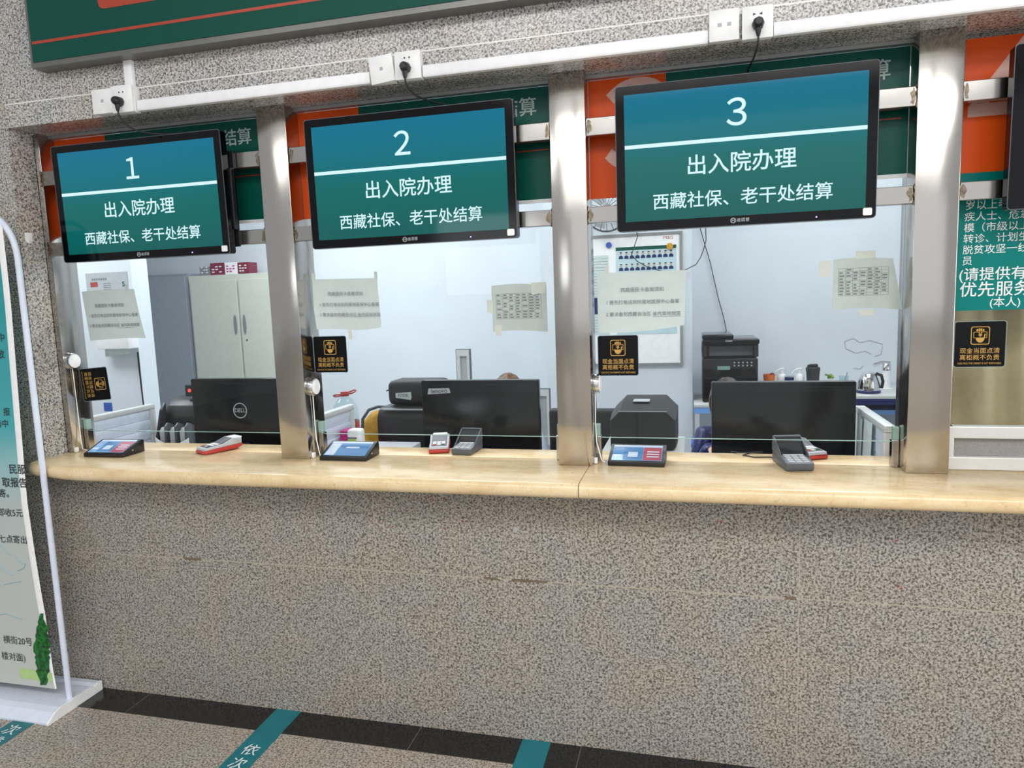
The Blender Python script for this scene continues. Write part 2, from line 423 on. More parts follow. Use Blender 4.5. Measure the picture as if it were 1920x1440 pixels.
TEXTS = []
def text(body, size, loc, m, parent=None, align='CENTER', rot=(PI/2, 0, 0), bold=0.0, name='lettering', sx=1.0, world=True, spacing=1.0, line=1.0, ext=0.0):
    cu = bpy.data.curves.new(name, 'FONT'); cu.body = body; cu.size = size
    cu.align_x = align; cu.align_y = 'CENTER'; cu.offset = bold*size; cu.space_character = spacing; cu.space_line = line
    cu.extrude = ext; cu.resolution_u = 12 if size > 0.09 else 3
    o = bpy.data.objects.new(name+'_curve', cu); COL.objects.link(o)
    off = root_loc(parent) if (parent is not None and world) else Vector((0, 0, 0))
    TEXTS.append((o, name, M[m] if isinstance(m, str) else m, parent, Vector(loc)-off, rot, sx))
def flush_text():
    dg = bpy.context.evaluated_depsgraph_get()
    for o, name, m, parent, loc, rot, sx in TEXTS:
        me = bpy.data.meshes.new_from_object(o.evaluated_get(dg))
        me.name = name; me.materials.clear(); me.materials.append(m)
        n = bpy.data.objects.new(name, me); COL.objects.link(n)
        n.parent = parent; n.location = loc; n.rotation_euler = rot; n.scale = (sx, 1, 1)
    for t in TEXTS:
        cu = t[0].data; bpy.data.objects.remove(t[0]); bpy.data.curves.remove(cu)

def rrect(cx, cz, w, h, r, n=5):
    pts = []
    for (sx, sz, a0) in ((1, 1, 0), (-1, 1, 90), (-1, -1, 180), (1, -1, 270)):
        for k in range(n+1):
            a = math.radians(a0+90*k/n)
            pts.append((cx+sx*(w/2-r)+r*math.cos(a), cz+sz*(h/2-r)+r*math.sin(a)))
    return pts
def ring_prism(mb, outer, inner, axis, lo, hi):
    """frame between two outlines with the same point count"""
    t = bmesh.new(); n = len(outer)
    def P(a, b, c): return {'x': (c, a, b), 'y': (a, c, b), 'z': (a, b, c)}[axis]
    o0 = [t.verts.new(P(a, b, lo)) for a, b in outer]; i0 = [t.verts.new(P(a, b, lo)) for a, b in inner]
    o1 = [t.verts.new(P(a, b, hi)) for a, b in outer]; i1 = [t.verts.new(P(a, b, hi)) for a, b in inner]
    for k in range(n):
        j = (k+1) % n
        t.faces.new((o0[k], o0[j], i0[j], i0[k])); t.faces.new((o1[k], i1[k], i1[j], o1[j]))
        t.faces.new((o0[k], o1[k], o1[j], o0[j])); t.faces.new((i0[k], i0[j], i1[j], i1[k]))
    bmesh.ops.recalc_face_normals(t, faces=t.faces)
    mb._add(t); return mb
def rotm(c, axis, ang):
    return Matrix.Translation(Vector(c)) @ Matrix.Rotation(ang, 4, axis) @ Matrix.Translation(-Vector(c))

# ================================================================== SETTING
ZC, ZL = 0.952, 2.218            # counter top, underside of lintel
JX = -0.882                      # left jamb
PX = [(-0.945, -0.857), (0.1149, 0.230), (1.1692, 1.2843), (2.2293, 2.3444), (3.289, 3.404)]   # pillars
GY = 0.178                       # glass plane

b = MB(); b.box(-6, 7, -8.5, -0.135, -0.06, 0.0)
struct(b.build('floor', 'granite_floor'))
b = MB(); b.box(-6, 7, -0.135, 0.02, -0.06, 0.0005)
struct(b.build('trim_1', 'granite_black'), 'black stone border strip of the floor along the counter wall', 'floor border')
b = MB(); b.box(JX, 5.0, 0.0, 0.30, 0, ZC-0.0485)
wf = struct(b.build('wall_front', 'granite'))
b = MB(); b.box(-6, JX, 0.0, 0.104, 0, 3.4)
struct(b.build('wall_front_left', 'granite_left'))
b = MB(); b.box(JX, 5.0, 0.0, 0.40, ZL, 3.4)
struct(b.build('wall_front_lintel', 'granite_up'))
# marks on the front wall (children of it)
def smear(pts, m, r):
    k = MB()
    for (px, py) in pts:
        p = at(px, py, 0.0)
        prof = [(p.x+r*random.uniform(.5, 1.2)*math.cos(a), p.z+r*random.uniform(.5, 1.3)*math.sin(a)) for a in [i*PI/5 for i in range(10)]]
        k.prism(prof, 'y', -0.0006, 0.001)
    k.build('paint_mark', m, wf)
smear([(966, 992)], 'dirt', 0.011)
smear([(808, 931), (812, 938), (832, 936), (784, 934), (711, 930), (764, 958), (736, 987), (833, 990), (867, 977), (711, 978)], 'redpaint', 0.0035)
smear([(1681, 1014), (1684, 1099), (1690, 1103), (1352, 979)], 'redpaint', 0.004)

# office behind the glass
b = MB(); b.box(-4.5, 4.6, 0.40, 3.4, -0.06, 0.0); struct(b.build('floor_office', 'desk'))
b = MB(); b.box(-4.5, 4.6, 0.40, 3.4, 2.82, 2.9); struct(b.build('ceiling', 'white_wall'))
b = MB(); b.box(-4.5, 4.6, 3.22, 3.35, 0, 2.82); struct(b.build('wall_back', 'white_wall'))
b = MB(); b.box(-4.6, -4.5, 0.40, 3.35, 0, 2.82); struct(b.build('wall_left', 'white_wall'))
b = MB(); b.box(4.6, 4.7, 0.30, 3.35, 0, 2.82); struct(b.build('wall_right', 'white_wall'))
b = MB(); b.box(0.63, 1.61, 2.60, 3.22, 0, 2.82); struct(b.build('wall_column', 'white_wall'))
b = MB(); b.box(-3.4, -2.02, 1.80, 1.95, 0, 2.82); struct(b.build('wall_partition', 'white_wall'))

# counter slabs
def slab(x0, x1, label, chamfer=False):
    k = MB()
    def prof(d):
        q = [(-0.135+d+0.0235*math.cos(PI/2+PI*i/8)*0.75, ZC-0.0235+0.0235*math.sin(PI/2+PI*i/8)) for i in range(9)]
        return q+[(0.187, ZC-0.047), (0.187, ZC-0.002), (0.184, ZC)]
    st = [(x0, 0.075), (x0+0.02, 0.055), (-0.80, 0.036), (-0.745, 0.028), (-0.66, 0.008), (-0.58, 0.0), (x1, 0.0)] if chamfer else [(x0, 0.0), (x1, 0.0)]
    t = bmesh.new(); rings = [[t.verts.new((x, a, c)) for a, c in prof(d)] for x, d in st]
    for a, c in zip(rings, rings[1:]):
        for j in range(len(a)): t.faces.new((a[j], a[(j+1) % len(a)], c[(j+1) % len(a)], c[j]))
    t.faces.new(rings[0]); t.faces.new(rings[-1]); bmesh.ops.recalc_face_normals(t, faces=t.faces)
    k._add(t)
    k.box(x0, x1, 0.189, 0.33, ZC-0.047, ZC-0.0012, 0.001)
    return tag(k.build('counter_slab', 'marble', smooth=35), label, 'counter', 'marble counter slabs')
slab(JX+0.0006, 1.2715, 'cream marble counter slab under screens 1 and 2, left of the seam', True)
slab(1.2740, 4.6, 'cream marble counter slab under screen 3, right of the seam')

# ------------------------------------------------------------------ pillars
plab = ['narrow stainless steel pillar against the granite jamb left of screen 1',
        'brushed stainless steel pillar between screens 1 and 2',
        'brushed stainless steel pillar between screens 2 and 3, above the counter seam',
        'widest stainless steel pillar right of screen 3, with dents by the welds',
        'stainless steel pillar beyond window 4']
for i, (x0, x1) in enumerate(PX[:4]):
    y0 = 0.0923 if i else 0.106
    k = MB(); k.box(x0, x1, y0, 0.225, ZC, ZL, 0.0025, 2)
    tag(k.build('steel_pillar', 'steel', smooth=40), plab[i], 'pillar', 'stainless pillars between the service windows')

# ------------------------------------------------------------------ windows
spans = [(PX[0][1], PX[1][0]), (PX[1][1], PX[2][0]), (PX[2][1], PX[3][0])]
for i, (x0, x1) in enumerate(spans):
    e = thing('window_%d' % (i+1), 'fixed glass service window %d with a slot over the counter' % (i+1), 'window', ((x0+x1)/2, GY, ZC), kind='structure')
    k = MB(); k.box(x0, x1, GY, GY+0.006, 1.032, ZL)
    k.build('pane', 'glass', e)
    k = MB(); k.box(x0, x1, GY-0.0004, GY+0.0064, 1.0305, 1.0325)
    k.build('glass_edge', 'glass_edge', e)
    for s, xe in ((1, x0), (-1, x1)):
        k = MB(); k.box(min(xe+s*0.001, xe+s*0.021), max(xe+s*0.001, xe+s*0.021), GY-0.012, GY+0.018, ZC, 1.038, 0.002)
        k.build('glass_clamp', 'bar', e)
        k = MB(); k.box(min(xe+s*0.001, xe+s*0.017), max(xe+s*0.001, xe+s*0.017), GY-0.010, GY+0.016, 1.0385, 1.078, 0.001)
        k.build('glass_block', 'glass_edge', e)
    k = MB(); k.box(x0, x1, 0.150, 0.215, ZL-0.012, ZL-0.0005)
    k.build('head_channel', 'alu_dull', e)
# window 4: aluminium sliding frame, seen only at its left
e = thing('window_4', 'aluminium framed window beside the far pillar, with a fly mesh along its bottom', 'window', (2.9, 0.15, ZC), kind='structure')
xa, xb = 2.348, 3.285
k = MB(); k.box(xa, xb, 0.150, 0.185, ZC, 0.992, 0.003); k.box(xa, xb, 0.150, 0.185, 1.049, 1.086, 0.003); k.box(xa, 2.375, 0.1505, 0.1845, ZC, 1.086, 0.003)
k.build('frame', 'alu', e)
k = MB(); k.box(2.37, xb, 0.168, 0.1695, 0.99, 1.05); k.build('fly_mesh', 'mesh_screen', e)
k = MB(); k.box(xa, xb, GY, GY+0.006, 1.086, ZL); k.build('pane', 'glass', e)

# ------------------------------------------------------------------ sign bands on the glass
SIGN = [(PX[0][1]-0.007, PX[1][0]), (PX[1][1]-0.012, PX[2][0]), (PX[2][1], PX[3][0]), (2.372, 3.28)]
ORX = [-0.611, 0.471, 1.531, 2.62]
num = ['１', '２', '３', '４']
for i, (x0, x1) in enumerate(SIGN):
    zb = 1.832
    x0 = max(x0, spans[i][0]+0.0005) if i < 3 else x0
    e = thing('window_sign', ['green and orange sign band on the glass behind screen 1', 'green and orange sign band on the glass behind screen 2',
                              'green and orange sign band on the glass behind screen 3, a pale 3 half covered',
                              'orange sign panel with a pale 4 right of the widest pillar'][i], 'sign', ((x0+x1)/2, GY-0.003, zb), group='sign bands over the service windows')
    k = MB(); k.box(x0, ORX[i], GY-0.003, GY-0.0005, zb, ZL-0.013); k.build('number_panel', 'orange_vinyl', e)
    k = MB(); k.box(ORX[i]+0.0004, x1-0.0006, GY-0.003, GY-0.0005, zb+0.012, ZL-0.013); k.build('text_panel', 'green_vinyl', e)
    k = MB(); k.box(ORX[i]+0.0004, x1-0.0006, GY-0.003, GY-0.0005, zb, zb+0.0115); k.build('edge_strip', 'white_print', e)
    if i >= 2: text(num[i], 0.375, (1.447 if i == 2 else 2.492, GY-0.0036, 2.030), 'pink_print', e, bold=0.012, name='numeral')
    if i < 3: text('结算', 0.0625, (x1-[0.138, 0.118, 0.112][i], GY-0.0036, 2.142), 'grey_print', e, bold=0.010)
    if i < 3:
        k = MB(); k.box(ORX[i]+0.02, x1-0.02, GY-0.0036, GY-0.003, 2.002, 2.006); k.build('red_line', 'sign_red', e)

# ------------------------------------------------------------------ bars that carry the screens
blab = ['screen 1', 'screen 2', 'screen 3', 'the dark screen at the picture edge']
for i in range(4):
    x0 = PX[i][1]; x1 = PX[i+1][0]
    for up, (z0, z1) in ((True, (2.018, 2.073)), (False, (1.747, 1.798))):
        e = thing('mounting_bar', '%s stainless crossbar behind %s, welded to the pillars' % ('upper' if up else 'lower', blab[i]), 'bar', ((x0+x1)/2, 0.112, z0), group='stainless crossbars behind the screens')
        k = MB(); k.box(x0, x1, 0.098, 0.128, z0, z1, 0.002); k.build('bar', 'bar', e)
        for s, xe in ((1, x0), (-1, x1)):
            if i == 3 and s == -1: continue
            k = MB()
            k.tube([(xe+s*random.uniform(-.0015, .0015), 0.0965, z0-0.004+(z1-z0+0.008)*t/9) for t in range(10)], 0.0028, 6, rough=0.45)
            k.build('weld_bead', 'weld', e)
            # heat tint next to the weld, a thin irregular patch on the bar face
            zz = (z0+z1)/2; pts = [(xe+s*0.0035 + s*(0.5+0.5*math.cos(a))*random.uniform(.008, .018), zz+(z1-z0)*0.44*math.sin(a)*random.uniform(.8, 1)) for a in [j*2*PI/14 for j in range(14)]]
            k = MB(); k.prism(pts, 'y', 0.0974, 0.0985); k.build('heat_tint', 'scorch', e)

# ------------------------------------------------------------------ call screens
DW, DH = 0.7327, 0.4305
def call_screen(x, zt, digit, label, bare=False):
    e = thing('call_screen', label, 'screen', (x+DW/2, 0.0356, zt-DH), group='call screens over the service windows')
    T = rotm((x, 0.0356, zt), 'X', 0.0157)
    k = MB(); k.prism(rrect(x+DW/2, zt-DH/2, DW, DH, 0.010), 'y', 0.0356, 0.0686, mtx=T); k.build('housing', 'black_gloss', e, 30)
    k = MB(); ring_prism(k, rrect(x+DW/2, zt-DH/2, DW+0.001, DH+0.001, 0.0105), rrect(x+DW/2, zt-DH/2, DW-0.003, DH-0.003, 0.009), 'y', 0.0345, 0.0365)
    bmesh.ops.transform(k.bm, matrix=T, verts=k.bm.verts); k.build('bezel_edge', 'grey_plastic', e, 30)
    sx0, sx1, sz1, sz0 = x+0.0265, x+DW-0.0275, zt-0.026, zt-DH+0.029
    if bare: return e
    k = MB(); k.box(sx0, sx1, 0.0350, 0.0358, sz0, sz1, mtx=T)
    s = k.build('display', 'screen', e)
    cx = (sx0+sx1)/2; h = sz1-sz0
    def put(body, size, dx, frac, bold):
        z = sz1-h*frac; y = 0.0342+(zt-z)*math.sin(0.0157)
        text(body, size, (cx+dx, y, z), 'screen_text', s, bold=bold)
    put(digit, 0.102, -0.012, 0.225, 0.008)
    k = MB(); z = sz1-h*0.408; k.box(sx0+0.0005, sx1-0.0005, 0.0339, 0.0352, z-0.0055, z+0.0055, mtx=T); k.build('divider_line', 'screen_text', s)
    put('出入院办理', 0.0625, -0.002, 0.597, 0.009)
    put('西藏社保、老干处结算', 0.0512, -0.002, 0.862, 0.007)
    # maker's mark, power light and service sticker on the lower bezel
    zl = zt-DH+0.0155; yl = 0.0352+(zt-zl)*math.sin(0.0157)
    k = MB(); ring_prism(k, rrect(cx-0.022, zl, 0.016, 0.016, 0.0079), rrect(cx-0.022, zl, 0.0125, 0.0125, 0.0062), 'y', yl-0.0012, yl); k.build('logo_ring', 'lightgrey', e)
    text('H', 0.014, (cx-0.022, yl-0.0013, zl), 'lightgrey', e, bold=0.004, name='logo')
    text('迪诺普', 0.0125, (cx+0.006, yl-0.0008, zl), 'lightgrey', e, bold=0.004, name='logo')
    k = MB(); k.lathe([(0.0001, -0.001), (0.0022, -0.001), (0.0022, 0.001)], (x+DW*0.785, yl-0.0005, zl-0.004), 10, 'y'); k.build('power_light', 'led_violet', e)
    k = MB(); k.prism(rrect(x+DW-0.022, zl+0.003, 0.024, 0.021, 0.004), 'y', yl-0.0008, yl+0.0004, mtx=None); k.build('service_sticker', 'white_plastic', e)
    return e
scr = []
for i, (x, zt) in enumerate([(-0.7299, 2.1432), (0.3325, 2.1404), (1.3845, 2.1389)]):
    scr.append(call_screen(x, zt, '１２３'[i], 'wide black screen showing a large %d over window %d, teal with white Chinese lines' % (i+1, i+1)))
scr.append(call_screen(2.4445, 2.139, '4', 'black screen cut off at the right picture edge, over window 4', True))
for e, x in zip(scr, (-0.7299, 0.3325, 1.3845, 2.4445)):
    for fx in ((0.10, 0.90) if e is not scr[0] else (0.10, 0.985)):
        xx = x+DW*min(fx, 0.97)
        k = MB(); k.box(xx-0.03, xx+0.03, 0.0715, 0.0975, 1.80, 2.017, 0.002); k.box(xx-0.03, xx+0.03, 0.0905, 0.0975, 1.74, 2.08, 0.001)
        k.build('mount_bracket', 'black', e)

# ------------------------------------------------------------------ trunking, outlets, plugs
def trunk(x0, x1, z0, z1, label, y=-0.022):
    k = MB(); k.box(x0, x1, y, 0.0, z0, z1, 0.0025)
    k.box(x0, x1, y-0.0012, y, z0+0.003, z1-0.003, 0.0005)
    return tag(k.build('cable_trunking', 'trunk', smooth=40), label, 'cable trunking', 'white trunking along the lintel')
trunk(-0.2775, 0.611, 2.217, 2.2535, 'white cable trunking between the sockets over screens 1 and 2')
trunk(0.792, 1.656, 2.216, 2.2525, 'white cable trunking between the sockets over screens 2 and 3')
trunk(1.832, 4.2, 2.215, 2.2515, 'white cable trunking right of the socket over screen 3')
trunk(-0.324, -0.291, 2.3055, 2.40, 'short upright piece of white trunking below the green sign', -0.016)

def faceplate(x0, x1, z0, z1, yb, label, ports, tilt=0.0, name='data_outlet', ybk=None):
    cx, cz = (x0+x1)/2, (z0+z1)/2
    e = thing(name, label, 'outlet' if name == 'data_outlet' else 'socket', (cx, 0, z0), group='white %ss on the lintel' % name.replace('_', ' '))
    Rm = rotm((cx, yb, cz), 'Y', tilt)
    k = MB(); k.box(x0+0.002, x1-0.002, yb+0.008, 0.0, z0+0.002, z1-0.002, 0.002); k.build('back_box', 'white_plastic', e, 40)
    k = MB(); k.box(x0, x1, yb, yb+0.008, z0, z1, 0.0025, mtx=Rm); p = k.build('faceplate', 'white_plastic', e, 40)
    if ports:
        for dx in ports:
            k = MB(); k.box(cx+dx-0.0055, cx+dx+0.0055, yb-0.0006, yb+0.001, cz-0.004, cz+0.006, mtx=Rm)
            k.build('port', 'lightgrey', p)
    return e, p, Rm
def slots(p, cx, cz, yb, split=False):
    for dx in (-0.008, 0.008):
        k = MB()
        if split: k.prism([(cx+dx-0.0042, cz+0.021), (cx+dx+0.0042, cz+0.025), (cx+dx+0.0042, cz+0.0175)] if dx > 0 else [(cx+dx+0.0042, cz+0.021), (cx+dx-0.0042, cz+0.025), (cx+dx-0.0042, cz+0.0175)], 'y', yb-0.0006, yb+0.001)
        else: k.lathe([(0.0001, -0.001), (0.0026, -0.001), (0.0026, 0.001)], (cx+dx, yb, cz+0.022), 10, 'y')
        k.build('pin_hole', 'black', p)
e, p, _ = faceplate(-0.457, -0.369, 2.219, 2.303, -0.032, 'white network outlet beside the socket over screen 1', (0.0,))
e, p, _ = faceplate(-0.365, -0.279, 2.212, 2.304, -0.042, 'white mains socket over screen 1, black plug in it', None, name='power_socket'); slots(p, -0.322, 2.258, -0.042)
e, p, _ = faceplate(0.617, 0.699, 2.210, 2.294, -0.034, 'white network outlet hanging crooked over screen 2', (0.0,), tilt=-0.10)
e, p, _ = faceplate(0.703, 0.790, 2.212, 2.297, -0.035, 'white mains socket over screen 2, black plug in it', None, name='power_socket'); slots(p, 0.7465, 2.2545, -0.035)
e, p, _ = faceplate(1.658, 1.740, 2.215, 2.300, -0.030, 'white double network outlet over screen 3', (-0.012, 0.014))
e, p, _ = faceplate(1.747, 1.830, 2.211, 2.2985, -0.030, 'white mains socket over screen 3, black plug in it', None, name='power_socket'); slots(p, 1.7885, 2.2545, -0.030, True)

def plug(cx, cz, yb, cord, label):
    e = thing('power_plug', label, 'plug', (cx, yb, cz), group='black plugs over the screens')
    k = MB(); k.lathe([(0.0155, 0.0), (0.0165, -0.004), (0.0165, -0.016), (0.0125, -0.030), (0.009, -0.034), (0.0001, -0.0345)], (cx, yb-0.0008, cz), 8, 'y'); k.build('body', 'black', e, 40)
    k = MB(); k.tube([(cx, yb-0.016, cz-0.008), (cx, yb-0.017, cz-0.024), (cx, yb-0.017, cz-0.034)], [0.0095, 0.0075, 0.0045], 8); k.build('strain_relief', 'black', e, 40)
    P = [Vector((cx, yb-0.017, cz-0.03))]+[Vector(c) for c in cord]
    # smooth the polyline
    q = []
    for i in range(len(P)-1):
        a, b_, c_, d = P[max(i-1, 0)], P[i], P[i+1], P[min(i+2, len(P)-1)]
        for t in (0, .25, .5, .75):
            q.append(0.5*((2*b_)+(-a+c_)*t+(2*a-5*b_+4*c_-d)*t*t+(-a+3*b_-3*c_+d)*t**3))
    q.append(P[-1])
    k = MB(); k.tube(q, 0.0030, 8); k.build('cord', 'rubber', e, 60)
plug(-0.327, 2.247, -0.042, [(-0.322, -0.055, 2.19), (-0.295, -0.03, 2.155), (-0.25, 0.02, 2.146), (-0.20, 0.078, 2.150), (-0.19, 0.082, 2.10)], 'black plug with a long drooping cord over screen 1')
plug(0.744, 2.244, -0.035, [(0.746, -0.045, 2.19), (0.765, -0.01, 2.165), (0.80, 0.05, 2.158), (0.83, 0.080, 2.150), (0.84, 0.082, 2.08)], 'black plug with a kinked cord over screen 2')
plug(1.789, 2.246, -0.030, [(1.788, -0.045, 2.19), (1.780, -0.01, 2.165), (1.772, 0.05, 2.158), (1.77, 0.080, 2.146), (1.77, 0.082, 2.08)], 'black plug with a short straight cord over screen 3')

# ------------------------------------------------------------------ big hall sign
e = thing('hall_sign', 'large dark green sign board with orange-red line on the granite above the windows', 'sign', (0.9, -0.03, 2.405))
k = MB(); k.box(-0.672, 2.6, -0.062, -0.001, 2.392, 3.2); k.build('board', 'sign_frame', e)
k = MB(); k.box(-0.660, 2.59, -0.0645, -0.0615, 2.410, 3.19); k.build('face', 'sign_green', e)
k = MB(); k.box(-0.655, 2.58, -0.0652, -0.064, 2.470, 2.4795); k.build('red_line', 'sign_red', e)
k = MB(); k.prism(rrect(-0.22, 2.65, 0.28, 0.20, 0.025), 'y', -0.0655, -0.064); k.build('orange_patch', 'sign_red', e)

# ------------------------------------------------------------------ hook on the jamb
e = thing('wall_hook', 'small white adhesive hook on the left granite jamb', 'hook', (JX, 0.035, 1.80))
k = MB(); k.prism([(0.020, 1.835), (0.050, 1.835), (0.050, 1.806), (0.043, 1.796), (0.035, 1.793), (0.027, 1.796), (0.020, 1.806)], 'x', JX+0.0002, JX+0.005, 0.001); k.build('plate', 'white_plastic', e, 40)
k = MB(); k.tube([(JX+0.006, 0.035, 1.812), (JX+0.012, 0.035, 1.800), (JX+0.018, 0.035, 1.788), (JX+0.022, 0.035, 1.785), (JX+0.025, 0.035, 1.790)], 0.0018, 8); k.build('hook', 'chrome', e, 60)

# ------------------------------------------------------------------ intercom discs on the pillar sides
def intercom(xp, y, z, tabx, label):
    e = thing('intercom_disc', label, 'intercom', (xp, y, z), group='silver intercom discs on the pillars')
    k = MB(); k.lathe([(0.0315, 0.0006), (0.033, 0.003), (0.033, 0.017), (0.031, 0.021), (0.0275, 0.0215)], (xp, y, z), 36, 'x'); k.build('housing', 'chrome', e, 40)
    k = MB(); k.lathe([(0.0272, 0.0212), (0.0275, 0.0235), (0.022, 0.0255), (0.0001, 0.0258)], (xp, y, z), 36, 'x'); k.build('face', 'white_plastic', e, 40)
    k = MB(); pts = [(xp+0.006, y, z-0.0335), (xp+0.005, y+0.002, z-0.06), (xp+0.004, y+0.004, z-0.14), (xp+0.006, y+0.003, z-0.20), (xp+0.012, y-0.002, ZC+0.05), (xp+0.024, y-0.01, ZC+0.010), (tabx, y-0.025, ZC+0.0035)]
    k.tube(pts, 0.0019, 6); k.build('cable', 'white_plastic', e, 60)
    k = MB(); k.box(xp+0.0006, xp+0.012, y-0.032, y-0.016, ZC+0.0006, ZC+0.020, 0.002); k.build('junction_clip', 'white_plastic', e)
intercom(-0.857, 0.140, 1.326, -0.77, 'silver intercom disc with white cable on the narrow left pillar')
intercom(0.230, 0.138, 1.216, 0.268, 'silver intercom disc on the pillar between screens 1 and 2')
intercom(1.2843, 0.150, 1.222, 1.322, 'silver intercom disc on the pillar between screens 2 and 3')

# ------------------------------------------------------------------ stickers and notices on the glass
def cash_sticker(cx, cz, label, rot=0.0, y=GY-0.0006, wd=0.134, ht=0.135):
    e = thing('cash_sticker', label, 'sticker', (cx, y, cz), group='black and gold cash stickers'); e.rotation_euler = (0, rot, 0)
    k = MB(); k.prism(rrect(0, 0, wd+0.006, ht+0.006, 0.009), 'y', -0.0003, 0.0002); k.build('clear_border', 'clear', e, world=False)
    k = MB(); k.prism(rrect(0, 0, wd, ht, 0.007), 'y', -0.0008, -0.0003); k.build('plate', 'sticker_black', e, world=False)
    k = MB(); zc = 0.026
    ring_prism(k, rrect(0, zc, 0.050, 0.054, 0.006), rrect(0, zc, 0.0455, 0.0495, 0.005), 'y', -0.0012, -0.0007)
    ring_prism(k, rrect(0, zc+0.002, 0.036, 0.019, 0.0008), rrect(0, zc+0.002, 0.033, 0.016, 0.0004), 'y', -0.0012, -0.0007)
    for j, hgt in enumerate((0.007, 0.009, 0.009, 0.007)):
        k.prism(rrect(-0.0085+j*0.0055, zc+0.0125+hgt/2, 0.0042, hgt, 0.002), 'y', -0.0012, -0.0007)
    pts = [(0.0115*math.cos(a), zc-0.008+0.013*math.sin(a)) for a in [PI+j*PI/10 for j in range(11)]]
    pts += [(0.0145, zc+0.0045), (0.0108, zc+0.0045), (0.0095, zc-0.006)]
    k.prism(pts, 'y', -0.0013, -0.0007)
    k.build('hand_symbol', 'gold', e, world=False)
    text('¥', 0.020, (0, -0.0014, zc+0.002), 'gold', e, bold=0.01, world=False, name='symbol')
    text('现金当面点清', 0.0178, (0, -0.0011, -0.0205), 'gold', e, bold=0.004, world=False)
    text('离柜概不负责', 0.0178, (0, -0.0011, -0.0405), 'gold', e, bold=0.004, world=False)
    text('CASH FACE THE CABINET IS NOT RESPONSIBLE', 0.0085, (0, -0.0011, -0.0575), 'gold', e, sx=0.64, world=False)
    return e
s1 = cash_sticker(-0.783, 1.226, 'black and gold cash sticker turned on its side, left window', rot=1.50)
cash_sticker(0.2985, 1.333, 'black and gold cash sticker on window 2, above the silver disc')
cash_sticker(1.3660, 1.313, 'black and gold cash sticker on window 3, below the A4 notice')
cash_sticker(2.4410, 1.331, 'black and gold cash sticker on window 4 before the curtain')

def paper_sheet(corn, y, curl, name='sheet', tape=None):
    """corn: TL, TR, BR, BL as (x, z); curl(u, v) -> (dx, dz, dy)"""
    n, m_ = 12, 10; g = []
    for i in range(m_+1):
        v = i/m_; row = []
        for j in range(n+1):
            u = j/n
            x = (corn[0][0]*(1-u)+corn[1][0]*u)*(1-v)+(corn[3][0]*(1-u)+corn[2][0]*u)*v
            z = (corn[0][1]*(1-u)+corn[1][1]*u)*(1-v)+(corn[3][1]*(1-u)+corn[2][1]*u)*v
            dx, dz, dy = curl(u, v); row.append((x+dx, y-dy, z+dz))
        g.append(row)
    return g
def a4_notice(corn, label, curl, y=GY-0.0012, tapes=()):
    cx = sum(c[0] for c in corn)/4; cz = sum(c[1] for c in corn)/4
    e = thing('paper_notice', label, 'notice', (cx, y, cz), group='white typed notices on the glass')
    k = MB(); k.sheet(paper_sheet(corn, y, curl)); k.build('sheet', 'paper', e, 40)
    h = corn[0][1]-corn[3][1]; wd = corn[1][0]-corn[0][0]; zt = (corn[0][1]+corn[1][1])/2
    xc = (corn[0][0]+corn[1][0])/2
    yt = y-0.0008-max(curl(.5, .3)[2], curl(.5, .6)[2], curl(.1, .75)[2], curl(.5, .75)[2], curl(.9, .75)[2])-0.0015
    sl = math.atan2(corn[1][1]-corn[0][1], wd)
    rt = (PI/2, -sl, 0)
    text('西藏居民卡备案须知', 0.0158, (xc+0.004, yt, zt-h*0.30), 'grey_ink', e, rot=rt)
    text('1 首先打电话到所属地医保中心备案', 0.0152, (xc-wd*0.40, yt, zt-h*0.50), 'grey_ink', e, align='LEFT', rot=rt)
    text('2 要求备到西藏自治区 省内异地就医', 0.0152, (xc-wd*0.40, yt, zt-h*0.70), 'grey_ink', e, align='LEFT', rot=rt)
    k = MB(); k.box(xc+wd*0.13, xc+wd*0.44, yt, yt+0.0004, zt-h*0.70-0.0105, zt-h*0.70-0.0098); k.build('underline', 'grey_ink', e)
    for (px, pz, wd_, ht_) in tapes:
        k = MB(); k.box(px-wd_/2, px+wd_/2, y-0.0005, y+0.0006, pz-ht_/2, pz+ht_/2); k.build('tape', 'tape_clear', e)
a4_notice([(-0.800, 1.606), (-0.545, 1.606), (-0.520, 1.411), (-0.783, 1.405)], 'white typed notice taped on the glass below screen 1', lambda u, v: (0.012*v*v*u, 0.004*math.sin(3*u), 0.004*v*u), tapes=[(-0.58, 1.614, 0.012, 0.026)])
a4_notice([(0.245, 1.613), (0.505, 1.607), (0.513, 1.430), (0.250, 1.428)], 'white typed notice with a curled left corner on window 2', lambda u, v: (0.018*max(0, v-.6)*(1-u), 0.012*max(0, u-.2)*v*math.sin(PI*u)*-1.6, 0.030*max(0, .35-u)**2*v*3+0.003), tapes=[(0.250, 1.622, 0.016, 0.026), (0.50, 1.615, 0.012, 0.030), (0.385, 1.405, 0.014, 0.034)])
a4_notice([(1.300, 1.590), (1.590, 1.588), (1.584, 1.410), (1.302, 1.392)], 'white typed notice on window 3 under the staff photo poster', lambda u, v: (0, -0.008*v*(1-u)*u*4, 0.004*v), tapes=[(1.332, 1.600, 0.014, 0.030)])

